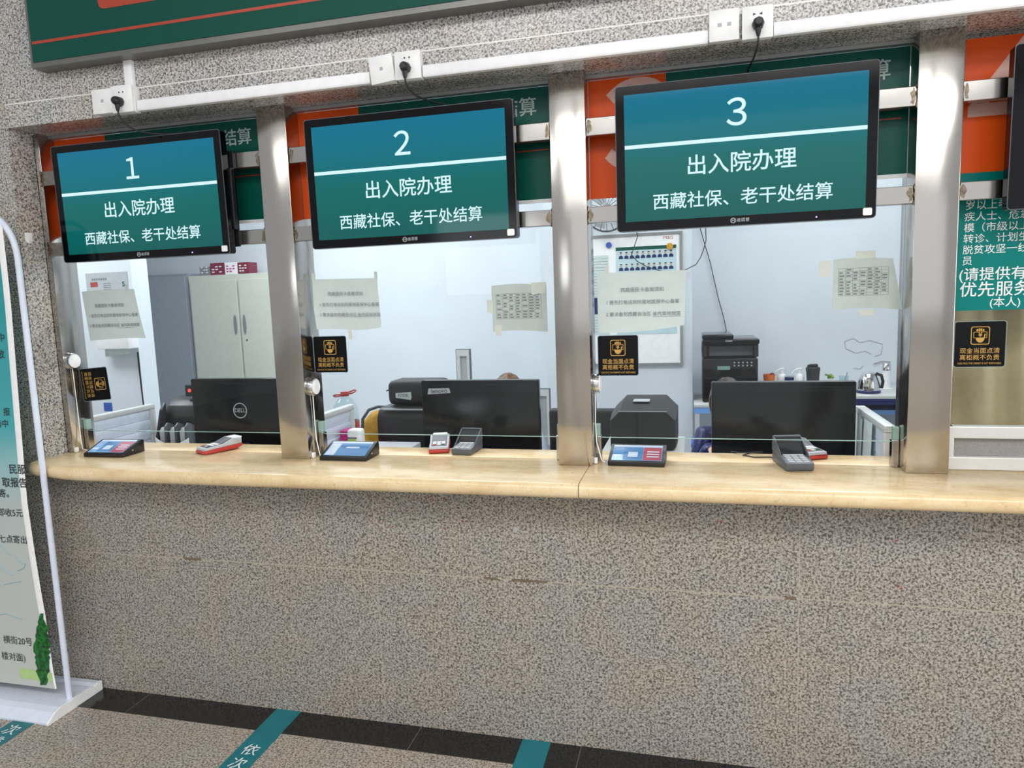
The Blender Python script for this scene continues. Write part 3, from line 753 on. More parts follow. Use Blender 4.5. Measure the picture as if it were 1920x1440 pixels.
def table_notice(cx, cz, wd, ht, label, shear, bits):
    e = thing('paper_form', label, 'notice', (cx, GY-0.001, cz-ht/2), group='yellowed printed forms on the glass')
    y = GY-0.001
    corn = [(cx-wd/2, cz+ht/2), (cx+wd/2-shear, cz+ht/2), (cx+wd/2, cz-ht/2), (cx-wd/2, cz-ht/2)]
    k = MB(); k.sheet(paper_sheet(corn, y, lambda u, v: (0, 0.004*math.sin(4*u), 0))); k.build('sheet', 'paper_yel', e, 40)
    k = MB(); rows, cols = 9, 7
    x0, x1 = cx-wd*0.42, cx+wd*0.40-shear*0.7; z1, z0 = cz+ht*0.32, cz-ht*0.22
    for r in range(rows+1):
        z = z0+(z1-z0)*r/rows; k.box(x0, x1, y-0.0009, y-0.0005, z-0.0004, z+0.0004)
    for c in range(cols+1):
        x = x0+(x1-x0)*c/cols; k.box(x-0.0004, x+0.0004, y-0.0009, y-0.0005, z0, z1)
    for r in range(rows):
        for c in range(cols):
            if random.random() < .8:
                z = z0+(z1-z0)*(r+.5)/rows; x = x0+(x1-x0)*(c+.12)/cols; ww = (x1-x0)/cols*random.uniform(.4, .75)
                k.box(x, x+ww, y-0.0009, y-0.0005, z-0.0022, z+0.0022)
    k.build('printed_table', 'grey_ink', e)
    for (px, pz, a, c) in bits:
        k = MB(); k.prism([(px-a/2, pz-c/2), (px+a/2, pz-c/2+random.uniform(-.004, .004)), (px+a/2+random.uniform(-.003, .003), pz+c/2), (px-a/2, pz+c/2)], 'y', y-0.0012, y-0.0002); k.build('tape', 'tape_clear', e)
table_notice(1.030, 1.482, 0.195, 0.160, 'faded printed form with torn tape on window 2, beside the pillar', 0.0, [(0.925, 1.492, 0.022, 0.044), (0.952, 1.408, 0.022, 0.036), (1.10, 1.548, 0.050, 0.040)])
table_notice(2.130, 1.522, 0.197, 0.155, 'faded printed form with slanted right edge on window 3', 0.030, [(2.008, 1.572, 0.034, 0.050), (2.122, 1.610, 0.056, 0.024), (2.130, 1.434, 0.046, 0.016)])

# teal notice on window 4
e = thing('teal_notice', 'teal notice of white Chinese text on window 4, right of the widest pillar', 'notice', (2.62, GY-0.002, 1.432))
k = MB(); k.box(2.372, 2.86, GY-0.0025, GY-0.0005, 1.432, 1.84); k.build('panel', 'teal_vinyl', e)
for j, s in enumerate(['岁以上老年人', '疾人士、危急重症', '模（市级以上）、', '转诊、计划生育特', '脱贫攻坚一线干部', '员']):
    text(s, 0.0285, (2.386-0.0005*j, GY-0.0031, 1.737-0.0320*j), 'white_print', e, align='LEFT', bold=0.003)
text('(请提供有效', 0.041, (2.376, GY-0.0031, 1.536), 'white_print', e, align='LEFT', bold=0.006)
text('优先服务', 0.047, (2.380, GY-0.0031, 1.491), 'white_print', e, align='LEFT', bold=0.007)
text('(本人)', 0.031, (2.460, GY-0.0031, 1.453), 'white_print', e, align='LEFT', bold=0.005)

# ------------------------------------------------------------------ banner stand
e = thing('banner_stand', 'white metal banner stand with a teal and grey printed banner, left of the counter', 'banner stand', (-1.25, -0.13, 0))
k = MB(); prof = [(-0.262, 0.0), (-0.262, 0.006), (-0.225, 0.030), (-0.20, 0.036), (-0.06, 0.036), (-0.045, 0.028), (-0.030, 0.036), (-0.010, 0.036), (-0.010, 0.0)]
k.prism(prof, 'x', -1.85, -0.728); k.build('base', 'powder', e)
k = MB(); k.prism([(a-0.002 if a < -.2 else a, c+0.002 if c > 0.01 else c) for a, c in prof], 'x', -0.7278, -0.719); k.build('end_cap', 'white_plastic', e)
pts = [(-0.745, -0.140, 0.034), (-0.745, -0.140, 0.9), (-0.745, -0.140, 1.717)]
for j in range(1, 9):
    a = j*PI/16; pts.append((-0.745-0.12*(1-math.cos(a)), -0.140, 1.717+0.167*math.sin(a)))
pts.append((-1.285, -0.140, 1.894)); mir = [(-2.57-p[0], p[1], p[2]) for p in pts[::-1]]
k = MB(); k.tube(pts+mir[1:], 0.0108, 14); k.build('frame_tube', 'powder', e, 60)
# banner cloth: edge bows inwards along its height
EDGE = [(0.04, -0.838), (0.062, -0.844), (0.245, -0.863), (0.42, -0.876), (0.593, -0.885), (0.807, -0.892), (1.05, -0.881), (1.303, -0.869), (1.582, -0.855), (1.738, -0.853), (1.86, -0.853)]
EDGE = [(1.5164+(z-1.5164)*0.9777, 1.6068+(x-1.6068)*0.9777) for z, x in EDGE]
def edge_x(z):
    for (za, xa_), (zb_, xb_) in zip(EDGE, EDGE[1:]):
        if z <= zb_: return xa_+(xb_-xa_)*(z-za)/(zb_-za)
    return EDGE[-1][1]
YB = -0.152
def cloth(z0, z1, hemmed):
    g = []
    for i in range(13):
        z = z0+(z1-z0)*i/12; xe = edge_x(z)-0.0135
        g.append([(xe+(-1.735-xe)*t, YB, z) for t in (0, .25, .5, .75, 1)])
    return g
def banner_mat():
    m, N, L, B = new_mat('printed_banner')
    g = N.new('ShaderNodeNewGeometry'); sx = N.new('ShaderNodeSeparateXYZ'); L.new(g.outputs['Position'], sx.inputs[0])
    n = N.new('ShaderNodeTexNoise'); n.inputs['Scale'].default_value = 3; L.new(g.outputs['Position'], n.inputs['Vector'])
    a = mth(N, L, 'MULTIPLY_ADD', n.outputs['Fac'], 0.25, -0.12); z = mth(N, L, 'ADD', sx.outputs['Z'], a)
    z = mth(N, L, 'DIVIDE', z, 1.9)
    rp = N.new('ShaderNodeValToRGB'); el = rp.color_ramp.elements
    el[0].position = 0.1; el[0].color = rgb(200, 202, 196); el[1].position = 0.80; el[1].color = rgb(38, 150, 156)
    for p_, c in ((0.42, rgb(186, 194, 192)), (0.50, rgb(150, 192, 196)), (0.58, rgb(70, 168, 174))):
        x = el.new(p_); x.color = c
    L.new(z, rp.inputs[0]); L.new(rp.outputs[0], B.inputs['Base Color']); B.inputs['Roughness'].default_value = 0.45
    return m
M['banner'] = banner_mat()
k = MB(); k.sheet(cloth(0.074, 1.85, True), 0.001); ban = k.build('banner', 'banner', e)
k = MB(); g = []
for i in range(25):
    z = 0.074+(1.85-0.074)*i/24; xe = edge_x(z); wdt = 0.024 if z > 0.35 else 0.024*max(0.2, z/0.35)
    g.append([(xe-0.0135, YB-0.0004, z), (xe-0.0135+wdt*0.5, YB-0.001, z), (xe-0.0135+wdt, YB+0.003, z)])
k.sheet(g, 0.001); k.build('white_hem', 'white_plastic', ban, 60)
for (s, px, py, sz, m_, bo) in [('民服', 33, 881, 0.040, 'black_print', .012), ('取报告', 28, 906, 0.040, 'black_print', .012), ('寄。', 12, 926, 0.036, 'black_print', .006),
                            ('即收5元', 20, 962, 0.034, 'black_print', .004), ('七点寄出', 25, 1012, 0.034, 'black_print', .004),
                            ('横街20号', 34, 1202, 0.036, 'black_print', 0), ('楼对面)', 26, 1232, 0.036, 'black_print', 0),
                            ('报', 13, 773, 0.032, 'black_print', .006), ('务中', 4, 795, 0.032, 'black_print', .006), ('中', 3, 634, 0.034, 'black_print', .004), ('放', 2, 665, 0.036, 'black_print', .004)]:
    p = at(px, py, YB); text(s, sz, (p.x, YB-0.0018, p.z), m_, ban, bold=bo)
# printed cypress, green hill patch and pale map lines at the banner foot
def flat_poly(pts_px, name, m_, dy=0.0016):
    q = [at(px, py, YB) for px, py in pts_px]; k = MB(); k.prism([(v.x, v.z) for v in q], 'y', YB-dy, YB-dy+0.0005); k.build(name, m_, ban)
flat_poly([(36, 1252), (72, 1258), (98, 1262), (100, 1278), (40, 1272)], 'green_patch', 'palegreen', 0.0014)
L_, R_ = [], []
for j in range(27):
    t = j/26; py = 1150+t*134; hw = 15*math.sin(PI*min(1, t*0.93+0.005))**0.75
    L_.append((80-hw+random.uniform(-3.5, 2)+2*t, py)); R_.append((79+hw*0.85+random.uniform(-2, 3.5)+4*t, py))
flat_poly(L_+R_[::-1], 'cypress_print', 'tree', 0.0020)
for line_ in ([(0, 1020), (8, 1028), (14, 1036), (22, 1040)], [(0, 1060), (6, 1066), (16, 1074), (24, 1078)], [(8, 1096), (24, 1092), (40, 1090)], [(30, 1040), (36, 1052), (44, 1056)], [(34, 1070), (46, 1064), (48, 1056)], [(0, 1152), (14, 1150), (26, 1156), (42, 1160)]):
    k = MB(); k.tube([(at(a, c, YB).x, YB-0.0014, at(a, c, YB).z) for a, c in line_], 0.0013, 5); k.build('map_line', 'printblue', ban)


# ------------------------------------------------------------------ tapes on the floor
def floor_tape(x0, x1, y0, y1, label, chars):
    e = thing('floor_tape', label, 'floor tape', ((x0+x1)/2, y1, 0.0004), group='teal queue tapes on the floor')
    k = MB(); k.box(x0, x1, y0, y1, 0.0006, 0.0013); k.build('strip', 'floor_tape', e)
    for s, y in chars: text(s, 0.062, ((x0+x1)/2, y, 0.0017), 'white_print', e, rot=(0, 0, 0))
floor_tape(0.072, 0.176, -2.2, 0.0, 'teal floor tape with white characters, in the middle of the floor', [('依', -0.245), ('次', -0.318), ('排', -0.39)])
floor_tape(1.033, 1.132, -2.2, 0.0, 'blank end of a teal floor tape under the pillar between screens 2 and 3', [])
floor_tape(-0.885, -0.785, -2.2, -0.262, 'teal floor tape running out from under the banner stand', [('次', -0.315), ('排', -0.385)])

# ------------------------------------------------------------------ tablets on the counter
def tablet(cx, cy, rz, label, rose):
    e = thing('counter_tablet', label, 'tablet', (cx, cy, ZC+0.0006), rz, group='wedge tablets on the counter')
    wd, dp, ht, fh = 0.186, 0.116, 0.052, 0.014
    k = MB(); k.prism([(-dp/2, 0), (-dp/2, fh), (dp/2-0.012, ht), (dp/2, ht-0.004), (dp/2, 0)], 'x', -wd/2, wd/2, 0.002); k.build('body', 'black', e, 35, world=False)
    a = math.atan2(ht-fh, dp-0.012); ln = math.hypot(ht-fh, dp-0.012)
    Tm = Matrix.Translation((0, -dp/2, fh)) @ Matrix.Rotation(a, 4, 'X')
    def plate(u0, u1, v0, v1, h, name, m_, par):
        k = MB(); k.box(u0, u1, v0, v1, h-0.0006, h, mtx=Tm); return k.build(name, m_, par, world=False)
    s = plate(-wd/2+0.011, wd/2-0.011, 0.010, ln-0.008, 0.0007, 'display', 'tab_screen', e)
    plate(-wd/2+0.011, wd/2-0.011, ln-0.018, ln-0.008, 0.0010, 'title_bar', 'tab_white', s)
    if rose:
        plate(-0.046, 0.018, 0.014, ln-0.022, 0.0010, 'picture_block', 'tab_blue', s)
        plate(-0.030, 0.002, 0.030, 0.060, 0.0013, 'house_shape', 'tab_white', s)
        plate(0.020, wd/2-0.013, 0.012, ln-0.022, 0.0010, 'rose_block', 'tab_red', s)
        for v in (0.030, 0.045, 0.06): plate(0.032, 0.072, v, v+0.006, 0.0013, 'text_bar', 'tab_white', s)
        plate(-0.078, -0.052, 0.030, 0.044, 0.0010, 'text_bar', 'tab_white', s)
    else:
        plate(-0.036, 0.078, 0.012, ln-0.022, 0.0010, 'picture_block', 'tab_blue', s)
        plate(-0.078, -0.042, 0.012, ln-0.022, 0.0010, 'side_block', 'tab_white', s)
        plate(-0.012, 0.040, 0.058, 0.068, 0.0013, 'text_bar', 'tab_white', s)
    k = MB(); k.box(wd/2-0.0008, wd/2+0.0006, -0.012, -0.004, 0.016, 0.020); k.build('port', 'lightgrey', e, world=False)
tablet(-0.645, 0.098, 0.03, 'black wedge tablet with a rose block on screen, below window 1', True)
tablet(0.374, 0.134, 0.01, 'black wedge tablet with an all blue screen, below window 2', False)
tablet(1.428, 0.155, -0.03, 'black wedge tablet with a rose block on screen, below window 3', True)

# ------------------------------------------------------------------ card terminals on the counter
def card_reader(cx, cy, rz, label):
    e = thing('card_terminal', label, 'card terminal', (cx, cy, ZC+0.0006), rz, group='red and grey card terminals')
    k = MB(); k.prism([(-0.078, 0.002), (-0.074, 0.0), (0.062, 0.004), (0.082, 0.012), (0.082, 0.022), (-0.070, 0.016), (-0.078, 0.012)], 'x', -0.038, 0.038, 0.003); k.build('red_base', 'red', e, 40, world=False)
    k = MB(); k.prism([(-0.076, 0.0145), (0.080, 0.022), (0.080, 0.044), (0.045, 0.048), (0.0, 0.030), (-0.072, 0.024)], 'x', -0.0365, 0.0365, 0.003); b_ = k.build('housing', 'lightgrey', e, 40, world=False)
    k = MB(); k.prism([(-0.062, 0.0265), (-0.008, 0.031), (0.040, 0.0488), (0.040, 0.046), (-0.008, 0.0285), (-0.062, 0.024)], 'x', -0.029, 0.029, 0.0006); k.build('display_hood', 'grey_plastic', e, 40, world=False)
    keyc = ['red', 'tape_clear', 'green_vinyl']
    for r in range(3):
        for c in range(3):
            y = -0.056+r*0.017; z = 0.0268+r*0.0016
            k = MB(); k.box(-0.024+c*0.0165, -0.010+c*0.0165, y, y+0.012, z-0.002, z+0.0022, 0.0008)
            k.build('key', keyc[c] if r == 0 else 'white_plastic', e, world=False)
    k = MB(); k.box(-0.028, 0.028, 0.050, 0.086, 0.042, 0.0485, 0.002); k.build('paper_slot', 'white_plastic', e, world=False)
    return e
card_reader(-0.232, 0.195, -0.45, 'red and grey card terminal on the counter below window 1')
card_reader(0.668, 0.300, 0.30, 'red and grey card terminal beside the grey keypad below window 2')
card_reader(1.975, 0.318, 0.45, 'red card terminal half hidden behind the grey keypad below window 3')

def pin_pad(cx, cy, rz, label, s=1.0):
    e = thing('pin_pad', label, 'pin pad', (cx, cy, ZC+0.0006), rz, group='dark grey keypads with raised hoods'); e.scale = (s, s, s)
    k = MB(); k.prism([(-0.070, 0.0), (-0.072, 0.024), (0.010, 0.036), (0.070, 0.040), (0.070, 0.0)], 'x', -0.041, 0.041, 0.004); k.build('body', 'grey_plastic', e, 40, world=False)
    for s_ in (-1, 1):
        k = MB(); k.prism([(-0.040, 0.026), (0.052, 0.080), (0.064, 0.082), (0.068, 0.038), (0.0, 0.030)], 'x', s_*0.0405-0.002, s_*0.0405+0.002, 0.0012); k.build('hood_side', 'grey_plastic', e, 40, world=False)
    k = MB(); k.box(-0.041, 0.041, 0.052, 0.064, 0.078, 0.083, 0.001); k.build('hood_rim', 'grey_plastic', e, world=False)
    k = MB(); k.prism([(-0.004, 0.034), (0.052, 0.078), (0.062, 0.079), (0.064, 0.038)], 'x', -0.038, 0.038); k.build('hood_inside', 'black', e, world=False)
    k = MB(); k.box(-0.030, 0.030, -0.008, -0.001, 0.0335, 0.0365, mtx=rotm((0, 0, 0.034), 'X', 0.14)); k.build('display', 'lightgrey', e, world=False)
    for r in range(4):
        for c in range(3):
            y = -0.064+r*0.0145; z = 0.0255+r*0.0020
            k = MB(); k.box(-0.030+c*0.0215, -0.013+c*0.0215, y, y+0.0105, z-0.002, z+0.0022, 0.0008); k.build('key', 'lightgrey', e, world=False)
    return e
pin_pad(0.788, 0.272, -0.04, 'dark grey keypad with a hood on the counter below window 2', 0.95)
pin_pad(1.918, 0.156, 0.18, 'large dark grey keypad with a hood on the counter below window 3', 1.05)
k = MB()
q = [(1.905, 0.232, ZC+0.0045), (1.86, 0.26, ZC+0.0035), (1.81, 0.255, ZC+0.003), (1.775, 0.285, ZC+0.003), (1.80, 0.318, ZC+0.003), (1.84, 0.312, ZC+0.009), (1.80, 0.29, ZC+0.010), (1.76, 0.31, ZC+0.006), (1.74, 0.345, ZC+0.002), (1.735, 0.40, ZC-0.05), (1.735, 0.42, 0.765)]
k.tube(q, 0.0022, 7); tag(k.build('keypad_cable', 'rubber', smooth=60), 'thin black cable looped on the counter left of the large grey keypad', 'cable')

# ================================================================== OFFICE CONTENTS
ZD = 0.75
for (x0, x1, lab) in [(-1.035, 0.027, 'pale grey desk behind window 1'), (0.073, 2.224, 'long pale grey desk behind windows 2 and 3'), ]:
    e = thing('office_desk', lab, 'desk', ((x0+x1)/2, 0.75, 0), group='desks behind the counter')
    k = MB(); k.box(x0, x1, 0.335, 1.14, ZD-0.03, ZD, 0.003); k.build('top', 'desk', e)
    for xx in (x0+0.02, x1-0.05):
        k = MB(); k.box(xx, xx+0.03, 0.36, 1.10, 0, ZD-0.031); k.build('leg', 'alu', e)

def desk_screen(x, label, y0=0.345, y1=0.79, top=1.05, post_far=True):
    e = thing('desk_partition', label, 'partition', (x, (y0+y1)/2, ZD), group='white slatted partitions between the desks')
    k = MB(); k.box(x-0.018, x+0.018, y0, y1, top-0.024, top, 0.004); k.build('top_rail', 'alu', e, 40)
    for yy in (y0, y1-0.036):
        k = MB(); k.box(x-0.018, x+0.018, yy, yy+0.036, 0, top-0.0245, 0.003); k.build('post', 'alu', e, 40)
    k = MB(); n = 6
    for j in range(n):
        z1 = top-0.025-j*0.050
        k.prism([(x-0.008, z1-0.048), (x+0.004, z1-0.048), (x+0.013, z1-0.016), (x+0.010, z1), (x-0.008, z1)], 'y', y0+0.0365, y1-0.0365)
    k.build('slat_panel', 'powder', e, 30)
    return e
desk_screen(-1.058, 'white slatted desk partition behind the left window')
desk_screen(0.050, 'white slatted desk partition by the water bottle behind window 2')
e = desk_screen(2.247, 'white desk partition behind window 3, sheets of paper hanging on it')
for j, (ya, yb, zt_, zb_) in enumerate([(0.50, 0.62, 1.03, 0.86), (0.64, 0.75, 1.02, 0.80)]):
    k = MB(); k.sheet([[(2.247-0.0195-0.003*math.sin(3*u+j)-0.004*v, ya+(yb-ya)*u, zt_+(zb_-zt_)*v) for u in (0, .25, .5, .75, 1)] for v in (0, .3, .6, 1)])
    tag(k.build('hanging_paper', 'paper', smooth=60), ['white sheet hanging at the middle of the right desk partition', 'white sheet hanging at the far end of the right desk partition'][j], 'paper', 'sheets hanging on the right partition')

# monitors, backs to the camera
def monitor(x0, x1, y, top, rz, label, h=0.335, logo=None):
    cx = (x0+x1)/2; wd = x1-x0
    e = thing('desk_monitor', label, 'monitor', (cx, y+0.05, ZD+0.0005), rz, group='black monitors seen from behind')
    zt_ = top-ZD
    k = MB(); k.prism(rrect(0, zt_-h/2, wd, h, 0.008), 'y', -0.05, -0.012, 0.003); b_ = k.build('back_shell', 'monitor', e, 40, world=False)
    k = MB(); k.box(-wd/2+0.006, wd/2-0.006, -0.0115, -0.008, zt_-h+0.006, zt_-0.006); k.build('screen_panel', 'black', e, world=False)
    k = MB(); k.box(-wd/2+0.05, wd/2-0.05, -0.0506, -0.0495, zt_-0.022, zt_-0.0205); k.build('vent_groove', 'black', b_, world=False)
    k = MB(); k.box(-0.045, 0.045, -0.066, -0.0505, 0.02, zt_-h*0.88, 0.006); k.build('stand_column', 'black', e, 40, world=False)
    k = MB(); k.prism(rrect(0, -0.02, 0.24, 0.20, 0.03), 'z', 0.0, 0.014, 0.004); k.build('foot', 'black', e, 40, world=False)
    if logo == 'DELL':
        ring = [(0.036*math.cos(a), 0.036*math.sin(a)) for a in [j*2*PI/40 for j in range(40)]]
        zl = 1.048-ZD
        k = MB(); ring_prism(k, [(a, zl+c) for a, c in ring], [(a*0.88, zl+c*0.88) for a, c in ring], 'y', -0.0515, -0.0502); k.build('logo_ring', 'lightgrey', b_, world=False)
        text('DELL', 0.026, (0, -0.0512, zl), 'lightgrey', b_, bold=0.004, world=False, name='logo')
    if logo == 'lenovo':
        k = MB(); k.prism([(-wd/2+0.028, zt_-0.062), (-wd/2+0.136, zt_-0.056), (-wd/2+0.13, zt_-0.034), (-wd/2+0.034, zt_-0.036)], 'y', -0.0512, -0.0500); k.build('badge', 'lightgrey', b_, world=False)
        text('lenovo', 0.028, (-wd/2+0.083, -0.0516, zt_-0.047), 'black', b_, bold=0.004, world=False, name='logo', rot=(PI/2, -0.05, 0))
monitor(-0.664, -0.158, 0.60, 1.196, 0.0, 'black monitor with a round silver logo behind window 1', logo='DELL')
monitor(0.445, 0.975, 0.70, 1.170, 0.0, 'black monitor with a pale badge behind window 2', logo='lenovo')
monitor(1.683, 2.215, 0.70, 1.156, 0.0, 'plain black monitor with a glossy back behind window 3')

# banknote counter with its red-lit display
e = thing('banknote_counter', 'black and white banknote counter left of the logo monitor', 'money counter', (-0.845, 0.78, ZD+0.0005))
k = MB(); k.box(-0.950, -0.745, 0.68, 0.88, ZD+0.0005, 0.86, 0.006); k.build('lower_body', 'lightgrey', e, 40)
k = MB(); k.prism([(0.745, 0.861), (0.735, 0.99), (0.765, 1.045), (0.80, 1.07), (0.90, 1.085), (0.92, 0.861)], 'x', -0.945, -0.75, 0.006); k.build('back_housing', 'black', e, 40)
k = MB(); k.prism([(0.660, 0.861), (0.715, 1.03), (0.745, 1.063), (0.745, 0.861)], 'x', -0.953, -0.935, 0.003); k.build('side_arm', 'black', e, 40)
for j in range(3):
    x = -0.912+j*0.058
    k = MB(); k.prism([(0.675, 0.861), (0.675, 0.930), (0.69, 0.948), (0.74, 0.948), (0.74, 0.861)], 'x', x-0.018, x+0.016, 0.003); k.build('note_guide', 'lightgrey', e, 40)
    k = MB(); k.prism([(0.665, 0.861), (0.668, 0.955), (0.690, 0.972), (0.73, 0.955), (0.73, 0.861)], 'x', x+0.017, x+0.027, 0.002); k.build('wheel', 'grey_plastic', e, 40)
k = MB(); k.sheet([[(-0.937+0.19*u, 0.655-0.01*math.sin(PI*u), 0.905-0.035*math.sin(PI*u)-0.035*v) for u in [q_/8 for q_ in range(9)]] for v in (0, 1)], 0.002); k.build('note_tray', 'white_plastic', e, 60)
e2 = thing('counter_display', 'small black display box with a red light on the banknote counter', 'display', (-0.78, 0.83, 1.087))
k = MB(); k.box(-0.855, -0.755, 0.79, 0.85, 1.0865, 1.145, 0.004); k.build('case', 'black', e2, 40)
k = MB(); k.lathe([(0.0001, -0.002), (0.0085, -0.002), (0.0085, 0.001)], (-0.828, 0.7895, 1.117), 14, 'y'); k.build('red_light', 'led_red', e2)

# dot matrix printer, case, cash tray, bag, bottle, cartons behind window 2
e = thing('dot_matrix_printer', 'wide black printer left of the badge monitor behind window 2', 'printer', (0.37, 0.90, ZD+0.0005))
k = MB(); k.prism([(0.78, ZD+0.0005), (0.78, 0.985), (0.80, 1.022), (0.83, 1.032), (1.06, 1.032), (1.06, ZD+0.0005)], 'x', 0.180, 0.565, 0.014); k.build('body', 'black', e, 40)
k = MB(); k.box(0.21, 0.54, 0.792, 0.80, 1.022, 1.027); k.build('paper_lip', 'lightgrey', e)
e = thing('black_case', 'rounded black case with a white paper label lying on the wide printer', 'case', (0.33, 0.93, 1.0325))
k = MB(); k.box(0.205, 0.475, 0.86, 1.02, 1.0328, 1.150, 0.028, 3); k.build('body', 'black_soft', e, 40)
k = MB(); k.prism([(0.250, 1.070), (0.325, 1.060), (0.330, 1.072), (0.328, 1.098), (0.250, 1.092)], 'y', 0.8585, 0.8598); k.build('label', 'paper', e)
text('打印机', 0.018, (0.289, 0.858, 1.080), 'black_print', e, bold=0.01)
k = MB(); k.tube([(0.206, 0.93, 1.095), (0.19, 0.92, 1.10), (0.178, 0.915, 1.095)], 0.004, 6); k.build('strap_end', 'black', e, 60)
e = thing('cash_tray', 'grey drawer box on the desk behind the middle tablet', 'drawer', (0.30, 0.52, ZD+0.0005))
k = MB(); k.box(0.19, 0.47, 0.44, 0.60, ZD+0.0005, 0.915, 0.004); k.build('body', 'lightgrey', e, 40)
k = MB(); k.box(0.20, 0.46, 0.436, 0.4395, 0.80, 0.905, 0.001); k.build('front', 'alu_dull', e)
# yellow bag
def bag():
    e = thing('cloth_bag', 'mustard yellow cloth bag with a grey strap by the wide printer', 'bag', (0.01, 1.03, ZD+0.0005))
    k = MB(); t = bmesh.new(); bmesh.ops.create_icosphere(t, subdivisions=3, radius=1)
    for v in t.verts:
        n = mnoise.noise(v.co*2.3)*0.10+mnoise.noise(v.co*5)*0.05
        zz = v.co.z
        v.co = Vector((v.co.x*(1+n)*(0.105 if zz < 0.3 else 0.105-0.05*(zz-0.3)), v.co.y*0.07*(1+n), zz*0.115*(1+n*0.3)))
        v.co = v.co+Vector((0.068, 1.04, 0.866)); v.co.z = max(v.co.z, ZD+0.001)
    k._add(t); k.build('body', 'yellow', e, 80)
    k = MB(); k.tube([(0.02, 0.955, 0.90), (0.025, 0.955, 0.95), (0.05, 0.975, 0.992), (0.09, 1.0, 1.005), (0.13, 1.02, 1.0)], 0.008, 8); k.build('strap', 'grey_plastic', e, 60)
    return e
bag()
e = thing('water_bottle', 'big clear water bottle with a red handle behind window 2', 'bottle', (-0.12, 1.06, ZD+0.0005))
k = MB(); k.lathe([(0.060, 0.0), (0.066, 0.01), (0.066, 0.05), (0.062, 0.06), (0.066, 0.07), (0.066, 0.20), (0.058, 0.245), (0.040, 0.28), (0.022, 0.295), (0.020, 0.305)], (-0.12, 1.06, ZD+0.0005), 28); k.build('body', 'clear', e, 50)
k = MB(); k.lathe([(0.0215, 0.300), (0.0215, 0.322), (0.0001, 0.323)], (-0.12, 1.06, ZD+0.0005), 18); k.build('cap', 'red', e, 40)
k = MB(); k.tube([(-0.12+0.062*math.cos(a), 1.06+0.03*math.sin(a), 1.062+0.014*math.cos(a)+0.006*math.sin(2*a)) for a in [j*2*PI/20 for j in range(21)]], 0.004, 7); k.build('handle', 'red', e, 60)
k = MB(); k.lathe([(0.0668, 0.09), (0.0668, 0.17)], (-0.12, 1.06, ZD+0.0005), 28, cap=False); k.build('label_band', 'red', e, 40)
e = thing('hand_gel', 'white and lime dispenser bottle on the desk behind the middle tablet', 'bottle', (0.165, 0.62, ZD+0.0005))
k = MB(); k.box(0.118, 0.182, 0.60, 0.66, ZD+0.0005, 0.965, 0.014, 3); k.build('body', 'white_plastic', e, 40)
k = MB(); k.prism(rrect(0.145, 0.895, 0.046, 0.056, 0.012), 'y', 0.5975, 0.5996); k.build('label', 'lime', e)
k = MB(); k.box(0.121, 0.168, 0.597, 0.5995, 0.926, 0.930); k.build('label_edge', 'black', e)
k = MB(); k.box(0.075, 0.112, 0.62, 0.70, ZD+0.0005, 0.955, 0.003)
tag(k.build('tissue_pack', 'pink'), 'magenta printed packet beside the white and lime dispenser', 'packet')

# printer on a white riser behind the right tablet
e = thing('printer_riser', 'white riser shelf on the desk behind the right tablet', 'shelf', (1.40, 0.88, ZD+0.0005))
k = MB(); k.box(1.235, 1.575, 0.70, 1.06, 0.842, 0.862, 0.003); k.build('board', 'alu', e)
for xx in (1.24, 1.555):
    k = MB(); k.box(xx, xx+0.015, 0.71, 1.05, ZD+0.0005, 0.8415); k.build('side', 'alu', e)
e = thing('receipt_printer', 'boxy black printer with chamfered top on the white riser', 'printer', (1.41, 0.88, 0.8625))
def loft(secs):
    t = bmesh.new(); rings = []
    for y, pts in secs: rings.append([t.verts.new((a, y, c)) for a, c in pts])
    n = len(rings[0])
    for a, b_ in zip(rings, rings[1:]):
        for j in range(n): t.faces.new((a[j], a[(j+1) % n], b_[(j+1) % n], b_[j]))
    t.faces.new(rings[0]); t.faces.new(rings[-1]); bmesh.ops.recalc_face_normals(t, faces=t.faces); return t
def oct_(x0, x1, z0, z1, c, cb): return [(x0+cb, z0), (x1-cb, z0), (x1, z0+cb), (x1, z1-c), (x1-c, z1), (x0+c, z1), (x0, z1-c), (x0, z0+cb)]
k = MB(); k._add(loft([(0.755, oct_(1.272, 1.538, 0.8632, 1.028, 0.04, 0.012)), (0.775, oct_(1.268, 1.542, 0.8632, 1.036, 0.045, 0.012)), (0.86, oct_(1.268, 1.546, 0.8632, 1.058, 0.05, 0.012)), (1.04, oct_(1.268, 1.546, 0.8632, 1.058, 0.05, 0.012))])); k.build('body', 'black_soft', e, 30)
k = MB(); k.box(1.305, 1.505, 0.752, 0.7555, 1.0255, 1.0285); k.build('cover_edge', 'lightgrey', e)
k = MB(); k.box(1.38, 1.385, 0.7515, 0.7545, 0.88, 1.02); k.build('cover_seam', 'black', e)
k = MB(); k.box(1.36, 1.43, 0.83, 0.90, 1.0555, 1.0595, 0.001); k.build('paper_window', 'lightgrey', e)

